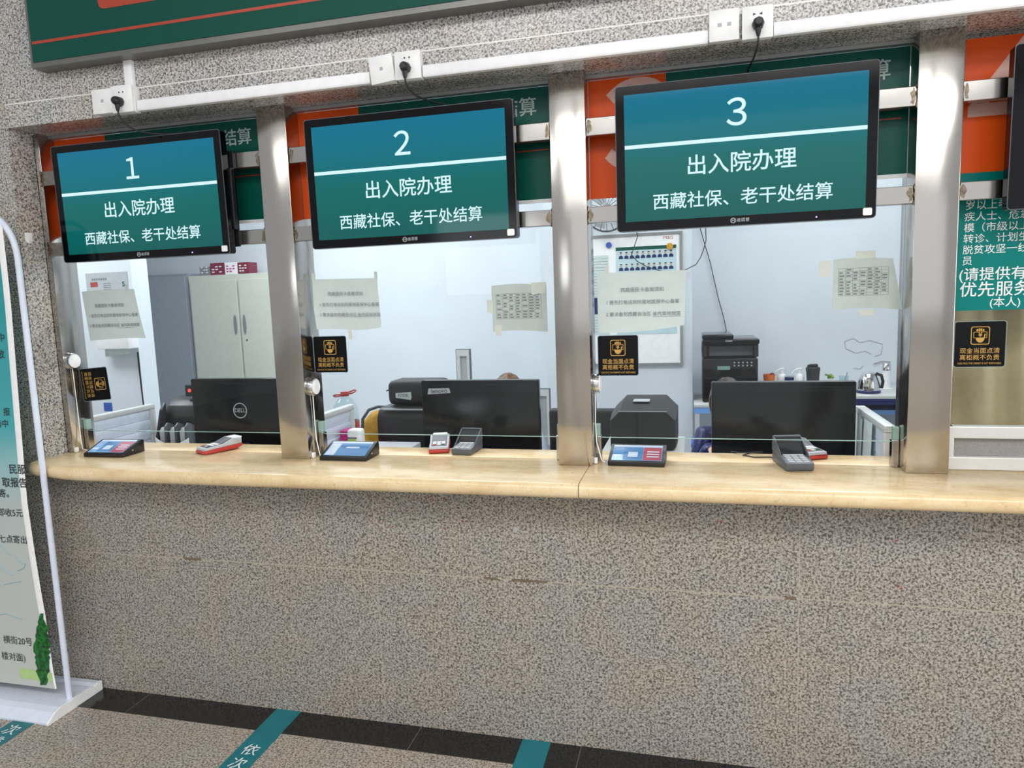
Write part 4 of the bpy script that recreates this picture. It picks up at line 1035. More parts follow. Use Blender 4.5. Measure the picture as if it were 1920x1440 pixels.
# office chair backs
for x0, x1, y, zt_, lab in [(0.90, 1.27, 1.26, 0.955, 'black office chair half hidden by the pillar between screens 2 and 3')]:
    e = thing('office_chair', lab, 'chair', ((x0+x1)/2, y+0.2, 0))
    k = MB(); k.box(x0, x1, y, y+0.05, 0.52, zt_, 0.022, 3); k.build('backrest', 'black_soft', e, 40)
    k = MB(); k.box(x0-0.03, x1+0.03, y+0.03, y+0.50, 0.42, 0.50, 0.02, 3); k.build('seat', 'black_soft', e, 40)
    k = MB(); k.lathe([(0.03, 0.06), (0.03, 0.42)], ((x0+x1)/2, y+0.26, 0), 12); k.build('column', 'black', e, 40)
    for j in range(5):
        a = j*2*PI/5; c = ((x0+x1)/2, y+0.26)
        k = MB(); k.tube([(c[0], c[1], 0.085), (c[0]+0.28*math.cos(a), c[1]+0.28*math.sin(a), 0.055)], [0.022, 0.014], 8); l_ = k.build('foot', 'black', e, 40)
        k = MB(); k.lathe([(0.0001, -0.012), (0.027, -0.012), (0.027, 0.012), (0.0001, 0.012)], (c[0]+0.28*math.cos(a), c[1]+0.28*math.sin(a), 0.027), 14, 'x'); k.build('caster', 'black', l_, 40)

# ------------------------------------------------------------------ the two clerks, seated behind their monitors
def clerk(cx, cy, top, hairm, label, coatm, el):
    e = thing('person', label, 'person', (cx, cy, 0))
    zt_ = top-0.02
    joints = {'pelvis': (cx, cy+0.25, 0.525, .12), 'waist': (cx, cy+0.22, 0.62, .115), 'chest': (cx, cy+0.11, zt_-0.36, .12), 'neck0': (cx, cy+0.04, zt_-0.255, .055), 'neck': (cx, cy+0.02, zt_-0.20, .05)}
    for s, n in ((-1, 'l'), (1, 'r')):
        joints['sh'+n] = (cx+s*(el-0.03 if el < .18 else 0.17), cy+0.055, zt_-0.29, .052); joints['el'+n] = (cx+s*el, cy+0.0, zt_-0.50, .042); joints['wr'+n] = (cx+s*0.075, cy-0.19, max(zt_-0.36+(-0.0), ZD+0.035), .028)
        joints['hip'+n] = (cx+s*0.09, cy+0.20, 0.52, .08); joints['kn'+n] = (cx+s*0.11, cy-0.17, 0.50, .06); joints['an'+n] = (cx+s*0.11, cy-0.13, 0.09, .04); joints['to'+n] = (cx+s*0.12, cy-0.25, 0.035, .03)
    edges = [('pelvis', 'waist'), ('waist', 'chest'), ('chest', 'neck0'), ('neck0', 'neck')]
    for n in 'lr': edges += [('chest', 'sh'+n), ('sh'+n, 'el'+n), ('el'+n, 'wr'+n), ('pelvis', 'hip'+n), ('hip'+n, 'kn'+n), ('kn'+n, 'an'+n), ('an'+n, 'to'+n)]
    def skinned(name, keys, grow, m_):
        ks = list(keys); idx = {a: i for i, a in enumerate(ks)}
        me = bpy.data.meshes.new(name)
        me.from_pydata([(joints[a][0]-cx, joints[a][1]-cy, joints[a][2]) for a in ks], [(idx[a], idx[b_]) for a, b_ in edges if a in idx and b_ in idx], [])
        o = bpy.data.objects.new(name, me); COL.objects.link(o); o.parent = e
        md = o.modifiers.new('skin', 'SKIN')
        for a in ks:
            sv = me.skin_vertices[0].data[idx[a]]; rr_ = joints[a][3]*(0.62 if (grow == 0.0 and a[:2] in ('el', 'wr', 'sh')) else 1.0)+grow; sv.radius = (rr_, rr_); sv.use_root = (a == ks[0])
        o.modifiers.new('sub', 'SUBSURF').levels = 1; o.modifiers['sub'].render_levels = 2
        me.materials.append(M[m_])
        for p_ in me.polygons: p_.use_smooth = True
        md.use_smooth_shade = True
        return o
    skinned('body', [a for a in joints if a[:2] not in ('el', 'wr', 'sh')], 0.0, 'skin')
    skinned('coat', ['pelvis', 'waist', 'chest', 'shl', 'shr', 'ell', 'elr', 'wrl', 'wrr'], 0.020, coatm)
    # head with brow, nose, chin and ears; facing the monitor (towards -y), bent down a little
    t = bmesh.new(); bmesh.ops.create_icosphere(t, subdivisions=3, radius=1)
    hc = Vector((0, -0.005, zt_-0.098))
    for v in t.verts:
        x, y, z = v.co
        w_ = 0.076*(1-0.22*max(0, -z)); d_ = 0.094
        nx = x*w_; ny = y*d_*(1-0.10*max(0, -z)); nz = z*0.112
        if y < -0.6 and abs(x) < 0.30 and -0.45 < z < 0.1: ny -= 0.016*(1-abs(x)/0.30)*(1-abs(z+0.18)/0.30)
        if y < -0.7 and 0.02 < z < 0.28 and 0.2 < abs(x) < 0.6: ny += 0.006
        if y < -0.6 and -0.65 < z < -0.5: ny += 0.003
        v.co = Vector((nx, ny, nz))+hc
    k = MB(); k._add(t)
    for s in (-1, 1): k.ball((hc.x+s*0.078, hc.y+0.008, hc.z-0.008), (0.010, 0.018, 0.030), 2)
    hd = k.build('head', 'skin', e, 80, world=False)
    for s in (-1, 1):
        k = MB(); k.ball((hc.x+s*0.030, hc.y-0.083, hc.z+0.010), (0.013, 0.007, 0.007), 2); k.build('eye', 'white_plastic', hd, 80, world=False)
        k = MB(); k.ball((hc.x+s*0.030, hc.y-0.0895, hc.z+0.010), (0.0055, 0.002, 0.0055), 2); k.build('pupil', 'black', hd, 80, world=False)
    k = MB(); k.ball((hc.x, hc.y-0.081, hc.z-0.062), (0.022, 0.006, 0.006), 2); k.build('mouth', 'lips', hd, 80, world=False)
    t = bmesh.new(); bmesh.ops.create_icosphere(t, subdivisions=4, radius=1)
    for v in list(t.verts):
        if v.co.y < -0.35 and v.co.z < 0.38: t.verts.remove(v)
        elif v.co.z < -0.55: t.verts.remove(v)
    for v in t.verts:
        n = 1+0.02*math.sin(v.co.x*34+v.co.y*11)
        v.co = Vector((v.co.x*0.087*n, v.co.y*0.104*n, v.co.z*0.124*n))+hc
    bmesh.ops.solidify(t, geom=list(t.faces), thickness=0.006)
    k = MB(); k._add(t); k.build('hair', hairm, e, 80, world=False)
    # hands on the desk: palm, four fingers, thumb
    for s, n in ((-1, 'l'), (1, 'r')):
        wx, wy, wz, _ = joints['wr'+n]; wx -= cx; wy -= cy
        k = MB(); k.ball((wx-s*0.015, wy-0.045, wz-0.010), (0.038, 0.048, 0.014), 2)
        for f in range(4):
            ln = (0.062, 0.072, 0.068, 0.052)[f]; fx = wx-s*0.015+(-0.027+f*0.018)
            k.tube([(fx, wy-0.078, wz-0.006), (fx*1.0, wy-0.078-ln*0.45, wz-0.002), (fx, wy-0.078-ln*0.8, wz-0.014), (fx, wy-0.078-ln, wz-0.024)], [0.0085, 0.008, 0.007, 0.005], 8)
        k.tube([(wx-s*0.045, wy-0.035, wz-0.010), (wx-s*0.064, wy-0.062, wz-0.014), (wx-s*0.066, wy-0.088, wz-0.020)], [0.011, 0.009, 0.006], 8)
        k.build('hand', 'skin', e, 80, world=False)
    return e
clerk(0.655, 1.42, 1.118, 'hair2', 'person in a white coat seated behind the badge monitor, brown hair showing above it', 'coat', 0.205)
clerk(1.775, 1.42, 1.086, 'hair', 'person seated behind the plain monitor of window 3, only dark hair and a cheek showing', 'navy', 0.135)
for cx_, lab in ((0.655, 'backless grey stool under the person in the white coat'), (1.775, 'backless grey stool under the person behind the plain monitor')):
    e = thing('desk_stool', lab, 'stool', (cx_, 1.69, 0))
    k = MB(); k.lathe([(0.0001, 0.345), (0.16, 0.345), (0.17, 0.355), (0.17, 0.375), (0.16, 0.385), (0.0001, 0.385)], (cx_, 1.69, 0), 24); k.build('seat', 'grey_plastic', e, 40)
    k = MB(); k.lathe([(0.15, 0.0), (0.15, 0.02), (0.03, 0.03), (0.03, 0.345)], (cx_, 1.69, 0), 20); k.build('base', 'grey_plastic', e, 40)

# ------------------------------------------------------------------ back of the office, left: cabinets and wall things
def cabinet(x0, x1, y, z1, m_, label, split, zs=1.37):
    e = thing('filing_cabinet', label, 'cabinet', ((x0+x1)/2, y+0.2, 0))
    k = MB(); k.box(x0, x1, y+0.02, y+0.21, 0.04, z1, 0.003); k.box(x0+0.01, x1-0.01, y+0.04, y+0.21, 0, 0.0405); k.build('body', m_, e)
    if split is None:
        k = MB(); k.box(x0+0.012, x1-0.012, y, y+0.019, 0.06, z1-0.02, 0.002); k.build('door', m_, e)
        return e
    for a, b_, s in ((x0+0.025, split-0.006, 1), (split+0.012, x1-0.025, -1)):
        k = MB(); k.box(a, b_, y, y+0.019, 0.06, z1-0.045, 0.003); d_ = k.build('door', m_, e)
        xh = (b_-0.035) if s == 1 else (a+0.035)
        k = MB(); k.lathe([(0.0001, 0.0), (0.014, 0.002), (0.016, 0.0), (0.016, -0.003)], (0, 0, 0), 18, 'y', mtx=Matrix.Translation((xh, y-0.0005, zs)) @ Matrix.Diagonal((1, 1, 5.2, 1))); k.build('handle', 'alu_dull', d_, 40)
        if s == -1:
            k = MB(); k.lathe([(0.0001, -0.003), (0.007, -0.003), (0.007, 0.001)], (xh+0.01, y, zs-0.13), 10, 'y'); k.build('lock', 'black', d_)
    return e
cabinet(-3.30, -2.545, 2.98, 1.825, 'greyblue', 'plain blue-grey steel cabinet at the back left', None)
cabinet(-2.535, -1.63, 2.98, 1.80, 'cream_metal', 'cream two-door steel cabinet behind window 1', -2.055, 1.38)
bx = [(-2.43, -2.33, 1.80, 1.875, 'alu_dull', 'grey flyer box, first on top of the cream cabinet'), (-2.325, -2.19, 1.80, 1.90, 'maroon', 'dark maroon carton on top of the cream cabinet'),
      (-2.185, -2.065, 1.80, 1.90, 'white_plastic', 'white carton with pink marks between the maroon cartons'), (-2.06, -1.955, 1.80, 1.895, 'maroon', 'maroon carton with white print at the right end of the cartons')]
for j, (x0, x1, z0, z1, m_, lab) in enumerate(bx):
    e = thing('carton', lab, 'carton', ((x0+x1)/2, 3.07, z0+0.0008), group='cartons on the cream cabinet')
    k = MB(); k.box(x0, x1, 3.02, 3.14, z0+0.0008, z1, 0.002); k.build('box', m_, e)
    k = MB()
    for r in range(3):
        for c in range(3):
            if random.random() < .75: k.box(x0+0.015+c*(x1-x0-0.03)/3, x0+0.015+(c+.7)*(x1-x0-0.03)/3, 3.0185, 3.0202, z0+0.02+r*0.022, z0+0.03+r*0.022)
    k.build('printed_marks', 'pink' if m_ == 'white_plastic' else 'white_print', e)
# on the white partition, y = 1.80
YP = 1.80
e = thing('notice_strip', 'pale grey notice strip with small print high on the left white wall', 'notice', (-2.28, YP, 1.70))
pa, pb = at(160, 513, YP), at(242, 543, YP)
k = MB(); k.box(pa.x, min(pb.x, -2.03), YP-0.002, YP-0.0003, pb.z, pa.z); k.build('panel', 'lightgrey', e)
k = MB(); p = at(170, 533, YP); k.box(p.x, p.x+0.06, YP-0.003, YP-0.0018, p.z-0.02, p.z+0.012); k.build('pink_stamp', 'redpaint', e)
p = at(232, 533, YP); text('5', 0.045, (p.x, YP-0.0026, p.z), 'green_vinyl', e, bold=.02)
k = MB()
for j in range(7): k.box(pa.x+0.05+j*0.018, pa.x+0.062+j*0.018, YP-0.003, YP-0.0018, pa.z-0.05, pa.z-0.036)
for j in range(4): k.box(pa.x+0.14, pa.x+0.20, YP-0.003, YP-0.0018, pa.z-0.075-j*0.013, pa.z-0.071-j*0.013)
k.build('small_print', 'grey_ink', e)
e = thing('towel_dispenser', 'white box with a hanging paper tongue on the left white wall', 'dispenser', (-2.25, YP, 1.3))
pa, pb = at(196, 590, YP), at(263, 652, YP)
k = MB(); k.box(pa.x, pb.x, YP-0.10, YP-0.0005, pb.z, pa.z, 0.008); k.build('cover', 'white_plastic', e, 40)
k = MB(); xc = (pa.x+pb.x)/2
k.sheet([[(xc-0.10+0.2*u, YP-0.06, pb.z-0.0-0.055*v+0.02*v*u) for u in (0, .25, .5, .75, 1)] for v in (0, .5, 1)], 0.001); k.build('paper_tongue', 'paper', e)
p = at(204, 763, YP); k = MB(); k.box(p.x-0.04, p.x+0.03, YP-0.0016, YP-0.0003, p.z-0.03, p.z+0.03)
tag(k.build('blue_sticker', 'blue'), 'small blue sticker low on the left white wall', 'sticker')
k = MB(); k.tube([(at(px, py, YP-0.006)) for px, py in ((258, 660), (262, 700), (268, 750), (274, 800), (276, 840))], 0.005, 6)
tag(k.build('power_cable', 'rubber', smooth=60), 'dark cord hanging down the left white wall below the dispenser', 'cord')

# framed pale panels standing at the back of window 2
def pane_panel(px0, px1, pyt, y, label, dpt=0.04):
    a, c = at(px0, pyt, y), at(px1, pyt, y)
    e = thing('framed_panel', label, 'panel', ((a.x+c.x)/2, y, 0), group='framed panels behind window 2')
    w_ = c.x-a.x; z1 = a.z
    k = MB(); ring_prism(k, [(a.x, 0), (c.x, 0), (c.x, z1), (a.x, z1)], [(a.x+w_*.25, 0.06), (c.x-w_*.2, 0.06), (c.x-w_*.2, z1-0.045), (a.x+w_*.25, z1-0.045)], 'y', y, y+dpt); k.build('frame', 'alu', e)
    k = MB(); k.box(a.x+w_*.25, c.x-w_*.2, y+0.012, y+0.02, 0.06, z1-0.045); k.build('pane', 'lightgrey', e)
    k = MB(); ring_prism(k, [(a.x-0.004, 0.0), (c.x+0.004, 0.0), (c.x+0.004, z1+0.004), (a.x-0.004, z1+0.004)], [(a.x, 0.0), (c.x, 0.0), (c.x, z1), (a.x, z1)], 'y', y+0.002, y+dpt-0.002); k.build('seal', 'grey_plastic', e)
pane_panel(855, 879, 656, 2.5, 'narrow white framed panel standing behind the badge monitor')
pane_panel(1006, 1029, 730, 2.3, 'low white framed panel right of the badge monitor')

# ------------------------------------------------------------------ whiteboard with staff photo poster on the column
YC = 2.60
e = thing('whiteboard', 'whiteboard on the white column behind window 3', 'whiteboard', (1.26, YC, 1.0))
a, c = at(1090, 447, YC), at(1276, 437, YC)
x0, x1, zt_ = a.x, c.x, 1.900
k = MB(); k.box(x0, x1, YC-0.014, YC-0.0005, 1.05, zt_); k.build('board', 'white_plastic', e)
k = MB(); ring_prism(k, [(x0-0.012, 1.04), (x1+0.012, 1.04), (x1+0.012, zt_+0.012), (x0-0.012, zt_+0.012)], [(x0+0.006, 1.055), (x1-0.006, 1.055), (x1-0.006, zt_-0.006), (x0+0.006, zt_-0.006)], 'y', YC-0.020, YC-0.0005); k.build('frame', 'alu_dull', e)
p = at(1256, 445, YC); text('M&G', 0.030, (p.x-0.01, YC-0.0146, p.z-0.002), 'redpaint', e, name='logo')
p = at(1142, 460, YC); k = MB(); k.lathe([(0.0001, -0.012), (0.019, -0.012), (0.020, 0)], (p.x, YC-0.0145, p.z), 16, 'y'); tag(k.build('board_magnet', 'blue', smooth=40), 'round blue magnet on the whiteboard', 'magnet')
p = at(1256, 462, YC); k = MB(); k.lathe([(0.0001, -0.012), (0.021, -0.012), (0.022, 0)], (p.x, YC-0.0165, p.z), 16, 'y'); tag(k.build('board_magnet', 'yellow', smooth=40), 'round yellow magnet at the top right of the staff poster', 'magnet')
pa, pb = at(1155, 468, YC), at(1268, 458, YC)
e = thing('staff_poster', 'pale poster of small staff portraits in rows on the whiteboard', 'poster', ((pa.x+pb.x)/2, YC-0.0148, 1.30))
px0, px1, pz1 = pa.x, pb.x, pa.z+0.012
k = MB(); k.box(px0, px1, YC-0.0160, YC-0.0146, 1.25, pz1); k.build('sheet', 'palesheet', e)
k = MB(); k.box(px0, px1, YC-0.0168, YC-0.0158, pz1-0.022, pz1); k.build('top_band', 'green_vinyl', e)
kb, kf, kh = MB(), MB(), MB(); stp = (px1-px0-0.03)/10
for r in range(5):
    for c_ in range(10):
        x = px0+0.015+stp*(c_+.5); z = pz1-0.055-r*0.078
        kb.prism([(x-0.015, z-0.022), (x+0.015, z-0.022), (x+0.013, z-0.006), (x+0.004, z), (x-0.004, z), (x-0.013, z-0.006)], 'y', YC-0.0168, YC-0.0158)
        kf.prism(rrect(x, z+0.011, 0.013, 0.017, 0.006), 'y', YC-0.0168, YC-0.0158)
        kh.prism(rrect(x, z+0.019, 0.014, 0.007, 0.003), 'y', YC-0.0172, YC-0.0160)
sp = [k_.build(nm, m_, e) for k_, nm, m_ in ((kb, 'portrait_jackets', 'navy'), (kf, 'portrait_faces', 'skin'), (kh, 'portrait_hair', 'black'))]
k = MB(); k.box(x0+0.03, px0-0.05, YC-0.0155, YC-0.0146, 1.25, 1.78); e = thing('board_sheet', 'pale ruled sheet on the left of the whiteboard', 'sheet', (x0+0.1, YC-0.0146, 1.25)); k.build('sheet', 'paper', e)
k = MB()
for j in range(26): k.box(x0+0.035, px0-0.055, YC-0.0160, YC-0.0152, 1.27+j*0.0195, 1.272+j*0.0195)
k.build('ruled_lines', 'grey_ink', e)
p = at(1121, 575, YC); k = MB(); k.box(p.x-0.03, p.x+0.02, YC-0.0165, YC-0.0158, p.z-0.05, p.z+0.06); k.build('blue_block', 'navy', e)
# wire loop and wall wire
k = MB(); q = [at(px, py, YC-0.05) for px, py in ((1193, 425), (1195, 445), (1190, 460), (1184, 478), (1195, 490), (1213, 500), (1238, 508), (1262, 510), (1285, 506), (1305, 496), (1314, 482), (1320, 465), (1324, 450), (1323, 425))]
k.tube(q, 0.0028, 6); tag(k.build('hanging_wire', 'rubber', smooth=60), 'thin dark wire hanging in a loop in front of the staff poster', 'wire')
k = MB(); k.tube([at(px, py, 3.2) for px, py in ((1312, 425), (1322, 460), (1331, 490), (1347, 560), (1357, 596), (1366, 640), (1369, 700))], 0.003, 6)
tag(k.build('wall_wire', 'rubber', smooth=60), 'thin dark wire running down the back wall to the tall printer', 'wire')
# little caged fan, upper left corner of window 3
p = at(1137, 392, 2.45)
e = thing('wall_fan', 'small caged wall fan above the whiteboard, half hidden by screen 3', 'fan', (p.x, 2.53, p.z))
k = MB()
for j in range(20):
    a_ = j*2*PI/20; k.tube([(p.x+0.02*math.cos(a_), 2.425, p.z+0.02*math.sin(a_)), (p.x+0.12*math.cos(a_), 2.44, p.z+0.12*math.sin(a_)), (p.x+0.14*math.cos(a_), 2.47, p.z+0.14*math.sin(a_))], 0.0022, 5)
k.tube([(p.x+0.14*math.cos(t_), 2.47, p.z+0.14*math.sin(t_)) for t_ in [j*2*PI/32 for j in range(33)]], 0.006, 6); k.build('cage', 'grey_plastic', e)
k = MB(); k.lathe([(0.0001, 2.43), (0.04, 2.435), (0.05, 2.5), (0.03, 2.5995)], (p.x, 0, p.z), 16, 'y'); k.build('motor', 'white_plastic', e, 40)
k = MB()
for j in range(3):
    a_ = j*2*PI/3; k.sheet([[(p.x+r*math.cos(a_+d), 2.46+0.02*d, p.z+r*math.sin(a_+d)) for d in (-.4, 0, .4)] for r in (0.04, 0.08, 0.125)], 0.002)
k.build('blades', 'lightgrey', e)

# ------------------------------------------------------------------ tables and kitchen things behind window 3
def white_table(x0, x1, y0, y1, zt_, label, apron=None):
    e = thing('side_table', label, 'table', ((x0+x1)/2, (y0+y1)/2, 0), group='white tables at the back of window 3')
    k = MB(); k.box(x0, x1, y0, y1, zt_-0.022, zt_, 0.003); k.build('top', 'alu', e, 40)
    k = MB(); k.box(x0+0.002, x1-0.002, y0+0.004, y1, zt_-0.060, zt_-0.0225); k.build('apron', apron or 'skyblue', e)
    for xx in (x0+0.005, x1-0.035):
        for yy in (y0+0.005, y1-0.035):
            k = MB(); k.box(xx, xx+0.03, yy, yy+0.03, 0, zt_-0.0605); k.build('leg', 'alu', e)
    return e
white_table(1.618, 2.16, 2.42, 2.98, 0.800, 'white table with sky blue edge under the tall printer')
white_table(2.20, 3.15, 2.66, 3.20, 0.822, 'white table with the kettle and tap at the back right', 'navy')
k = MB(); k.box(2.25, 3.10, 2.72, 3.16, 0.69, 0.72, 0.003); e = thing('low_shelf', 'sky blue shelf board below the kettle table', 'shelf', (2.67, 2.94, 0)); k.build('board', 'skyblue', e)
for xx in (2.27, 3.05):
    k = MB(); k.box(xx, xx+0.02, 2.76, 3.1, 0, 0.6895); k.build('side', 'navy', e)
e = thing('plastic_stool', 'blue plastic stool low at the left of the printer table', 'stool', (1.68, 2.2, 0))
k = MB(); k.box(1.60, 1.80, 2.08, 2.30, 0.585, 0.615, 0.008); k.build('seat', 'blue', e, 40)
for xx in (1.605, 1.77):
    for yy in (2.085, 2.27):
        k = MB(); k.box(xx, xx+0.025, yy, yy+0.025, 0, 0.5848, 0.003); k.build('leg', 'blue', e)

# tall office printer with raised scanner lid
e = thing('office_printer', 'tall black office printer with a scanner gap at the back of window 3', 'printer', (1.85, 2.68, 0.8006))
X0, X1 = 1.672, 2.015
k = MB(); k.box(X0, X1, 2.50, 2.92, 0.8006, 1.088, 0.014, 3); bd = k.build('body', 'black_gloss', e, 40)
k = MB(); k.box(X0+0.004, X1-0.004, 2.488, 2.4995, 1.022, 1.083, 0.003); pn = k.build('control_panel', 'black', e)
p = at(1358, 690, 2.487); k = MB(); k.box(p.x-0.042, p.x+0.036, 2.4855, 2.4885, p.z-0.012, p.z+0.012); k.build('display', 'lcd', pn)
k = MB()
for j in range(5):
    for r in range(2): k.lathe([(0.0001, -0.003), (0.005, -0.003), (0.005, 0.0)], (1.87+j*0.026, 2.4878, 1.040+r*0.020), 8, 'y')
k.build('button', 'lightgrey', pn)
k = MB(); k.box(X0, X1+0.005, 2.56, 2.92, 1.0890, 1.172, 0.010, 3); k.build('scanner_base', 'black', e, 40)
k = MB(); k.box(X0+0.045, X1-0.03, 2.545, 2.5595, 1.100, 1.160); k.build('output_slot', 'grey_plastic', e)
for xx in (X0, X1-0.025):
    k = MB(); k.box(xx, xx+0.028, 2.515, 2.5595, 1.092, 1.172, 0.004); k.build('side_wall', 'black', e)
k = MB(); k.box(X0, X1+0.008, 2.50, 2.92, 1.1730, 1.208, 0.010, 3); k.build('scanner_lid', 'black_gloss', e, 40)
k = MB(); k.box(X0, X0+0.195, 2.52, 2.90, 1.2085, 1.237, 0.010, 3); k.build('document_feeder', 'black_gloss', e, 40)
text('Canon', 0.016, (X0+0.165, 2.4995, 1.198), 'white_print', e, name='logo')

def tiny_lathe(name, px, prof, y, z0, label, m_, cat, n=20):
    p = at(px, 720, y); k = MB(); k.lathe(prof, (p.x, y, z0), n); return tag(k.build(name, m_, smooth=45), label, cat), p.x
ZK = 0.8226; YK = 2.98
e = thing('orange_cup', 'orange cup at the left end behind the plain monitor', 'cup', (at(1442, 715, YK).x, YK, ZK)); xo = e.location.x
k = MB(); k.lathe([(0.030, 0), (0.034, 0.05), (0.040, 0.098), (0.041, 0.105), (0.036, 0.105), (0.033, 0.05), (0.0001, 0.045)], (xo, YK, ZK), 22); k.build('cup', 'orange', e, 40)
k = MB(); k.ball((xo+0.02, YK, ZK+0.105), (0.016, 0.014, 0.012), 2); k.build('contents', 'maroon', e, 60)
def pump(px, label, y):
    x = at(px, 715, y).x; e = thing('pump_bottle', label, 'pump bottle', (x, y, ZK), group='white pump bottles on the kettle table')
    k = MB(); k.lathe([(0.028, 0), (0.032, 0.006), (0.032, 0.085), (0.022, 0.102), (0.012, 0.108)], (x, y, ZK), 22); k.build('body', 'white_plastic', e, 45)
    k = MB(); k.lathe([(0.0125, 0.1085), (0.0125, 0.120), (0.005, 0.121), (0.005, 0.139), (0.0001, 0.140)], (x, y, ZK), 14); k.build('collar', 'white_plastic', e, 40)
    k = MB(); k.tube([(x+0.014, y-0.002, ZK+0.142), (x-0.012, y, ZK+0.140), (x-0.036, y-0.003, ZK+0.128), (x-0.052, y-0.005, ZK+0.108)], [0.007, 0.006, 0.0045, 0.004], 8); k.build('nozzle', 'white_plastic', e, 50)
pump(1466, 'white pump bottle next to the orange cup', 2.99)
pump(1499, 'white pump bottle beside the dark tumbler', 2.99)
e = thing('jar', 'clear jar with a dark blue label between the pump bottles', 'jar', (at(1477, 715, 2.93).x, 2.93, ZK)); xo = e.location.x
k = MB(); k.lathe([(0.030, 0), (0.030, 0.085), (0.036, 0.10)], (xo+0.01, 2.93, ZK), 20); k.build('body', 'clear', e, 45)
k = MB(); k.lathe([(0.0306, 0.070), (0.0306, 0.090)], (xo+0.01, 2.93, ZK), 20, cap=False); k.build('label', 'navy', e, 45)
e = thing('tumbler', 'dark grey shaker tumbler standing behind the plain monitor', 'tumbler', (at(1524, 715, 2.95).x, 2.95, ZK)); xo = e.location.x
k = MB(); k.lathe([(0.036, 0), (0.044, 0.13)], (xo, 2.95, ZK), 24); k.build('cup', 'black_soft', e, 45)
k = MB(); k.lathe([(0.0465, 0.1303), (0.0465, 0.150), (0.040, 0.156), (0.0001, 0.158)], (xo, 2.95, ZK), 24); k.build('lid', 'black_soft', e, 40)
k = MB(); k.box(xo-0.022, xo+0.030, 2.93, 2.97, ZK+0.1565, ZK+0.178, 0.008, 3); k.lathe([(0.0001, 0.15), (0.012, 0.15), (0.012, 0.172), (0.0001, 0.174)], (xo-0.026, 2.94, ZK), 14); k.build('spout', 'black', e, 40)
e = thing('potted_plant', 'tiny light green plant pot right of the dark tumbler', 'plant', (at(1556, 715, 2.96).x, 2.96, ZK)); xo = e.location.x
k = MB(); k.lathe([(0.024, 0), (0.032, 0.070), (0.026, 0.070), (0.0001, 0.062)], (xo, 2.96, ZK), 18); k.build('pot', 'white_plastic', e, 45)
k = MB()
for j in range(16):
    a_ = random.uniform(0, 2*PI); r = random.uniform(0.004, 0.028); k.ball((xo+r*math.cos(a_), 2.96+r*math.sin(a_), ZK+0.078+random.uniform(0, 0.026)), (0.011, 0.011, 0.008), 1)
k.build('leaves', 'green', e, 60)
e = thing('drinking_glass', 'clear glass with a rod in it left of the kettle', 'glass', (at(1582, 715, 2.90).x, 2.90, ZK)); xo = e.location.x
k = MB(); k.lathe([(0.024, 0), (0.030, 0.10), (0.0285, 0.10), (0.023, 0.004), (0.0001, 0.004)], (xo, 2.90, ZK), 20); k.build('cup', 'clear', e, 45)
k = MB(); k.tube([(xo-0.01, 2.90, ZK+0.008), (xo+0.022, 2.90, ZK+0.125)], 0.003, 6); k.build('rod', 'alu_dull', e)
# kettle
p = at(1628, 735, 2.80)
xk = p.x
e = thing('kettle', 'rounded chrome kettle on the white table behind window 3', 'kettle', (xk, 2.80, ZK))
k = MB(); k.lathe([(0.072, 0), (0.074, 0.014), (0.0705, 0.018)], (xk, 2.80, ZK), 28); k.build('base', 'navy', e, 40)
k = MB(); k.lathe([(0.070, 0.0185), (0.070, 0.035), (0.064, 0.075), (0.052, 0.110), (0.036, 0.132), (0.0001, 0.140)], (xk, 2.80, ZK), 28); k.build('body', 'chrome', e, 45)
k = MB(); k.tube([(xk+0.038, 2.78, ZK+0.128), (xk+0.070, 2.775, ZK+0.115), (xk+0.080, 2.775, ZK+0.075), (xk+0.074, 2.78, ZK+0.032)], 0.010, 8); k.build('handle', 'black', e, 60)
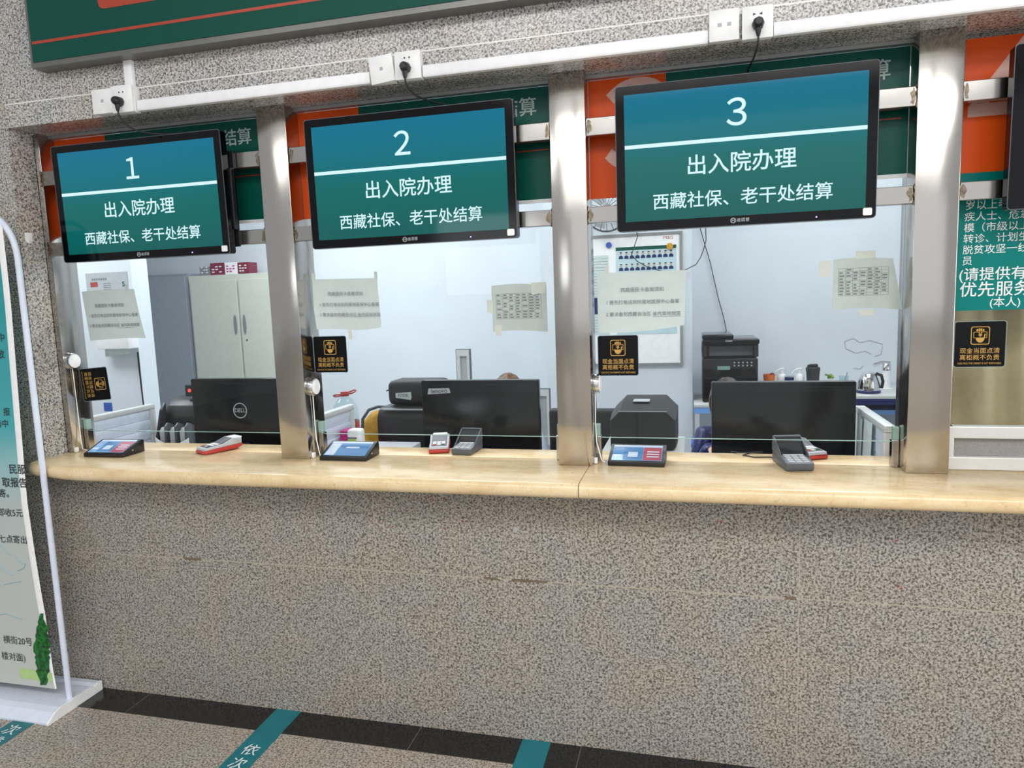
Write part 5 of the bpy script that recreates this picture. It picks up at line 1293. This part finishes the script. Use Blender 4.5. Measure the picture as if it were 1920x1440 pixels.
# white tap
p = at(1661, 735, 2.98); xt = p.x
e = thing('water_tap', 'white column tap with a chrome lever right of the kettle', 'tap', (xt, 2.98, ZK))
k = MB(); k.lathe([(0.042, 0), (0.042, 0.004), (0.027, 0.006), (0.027, 0.125)], (xt, 2.98, ZK), 22); k.build('column', 'white_plastic', e, 45)
k = MB(); k.lathe([(0.0275, 0.1255), (0.0275, 0.130), (0.027, 0.165), (0.018, 0.174), (0.0001, 0.175)], (xt, 2.98, ZK), 22); k.build('cap', 'chrome', e, 45)
k = MB(); k.tube([(xt+0.02, 2.98, ZK+0.176), (xt-0.03, 2.97, ZK+0.182), (xt-0.085, 2.955, ZK+0.165)], [0.010, 0.010, 0.014], 10); k.build('lever', 'chrome', e, 60)
# cracked paint marks on the back wall above the kettle
k = MB()
for line_ in ([(1583, 640), (1600, 634), (1612, 642), (1630, 638), (1655, 645)], [(1590, 655), (1604, 662), (1622, 658), (1634, 664)], [(1600, 690), (1612, 692), (1618, 686)], [(1655, 648), (1652, 664), (1640, 668)], [(1583, 640), (1586, 654), (1596, 658)]):
    k.tube([at(a, c, 3.2185) for a, c in line_], 0.0022, 5)
k.build('plaster_crack', 'lightgrey', bpy.data.objects['wall_back'])

# ------------------------------------------------------------------ curtain behind window 4
e = thing('curtain', 'beige curtain hanging in folds behind window 4', 'curtain', (2.85, 0.36, 0.96))
g = []
for i in range(15):
    v = i/14; z = 0.965+(2.2-0.965)*v; row = []
    for j in range(90):
        u = j/89; x = 2.40+u*0.86
        sk = 0.10*(1-v)*math.exp(-((u-0.18)/0.22)**2)
        row.append((x+sk*0.6, 0.385+0.030*math.sin(u*46+2.6*v)+0.022*math.sin(u*23+v*3.0)+0.05*sk, z))
    g.append(row)
k = MB(); k.sheet(g, 0.002); k.build('cloth', 'curtain', e, 180)
k = MB(); k.tube([(2.40, 0.37, 2.205), (3.28, 0.37, 2.205)], 0.008, 8); k.build('rail', 'alu', e, 60)
k = MB(); k.prism([(0.20, ZC+0.0004), (0.30, ZC+0.0004), (0.205, 1.045)], 'x', 2.385, 2.387); k.box(2.385, 2.52, 0.215, 0.2158, ZC+0.0004, 1.046)
tag(k.build('blue_sheet', 'skyblue'), 'pale blue sheet standing behind the fly mesh of window 4', 'sheet')

flush_text()
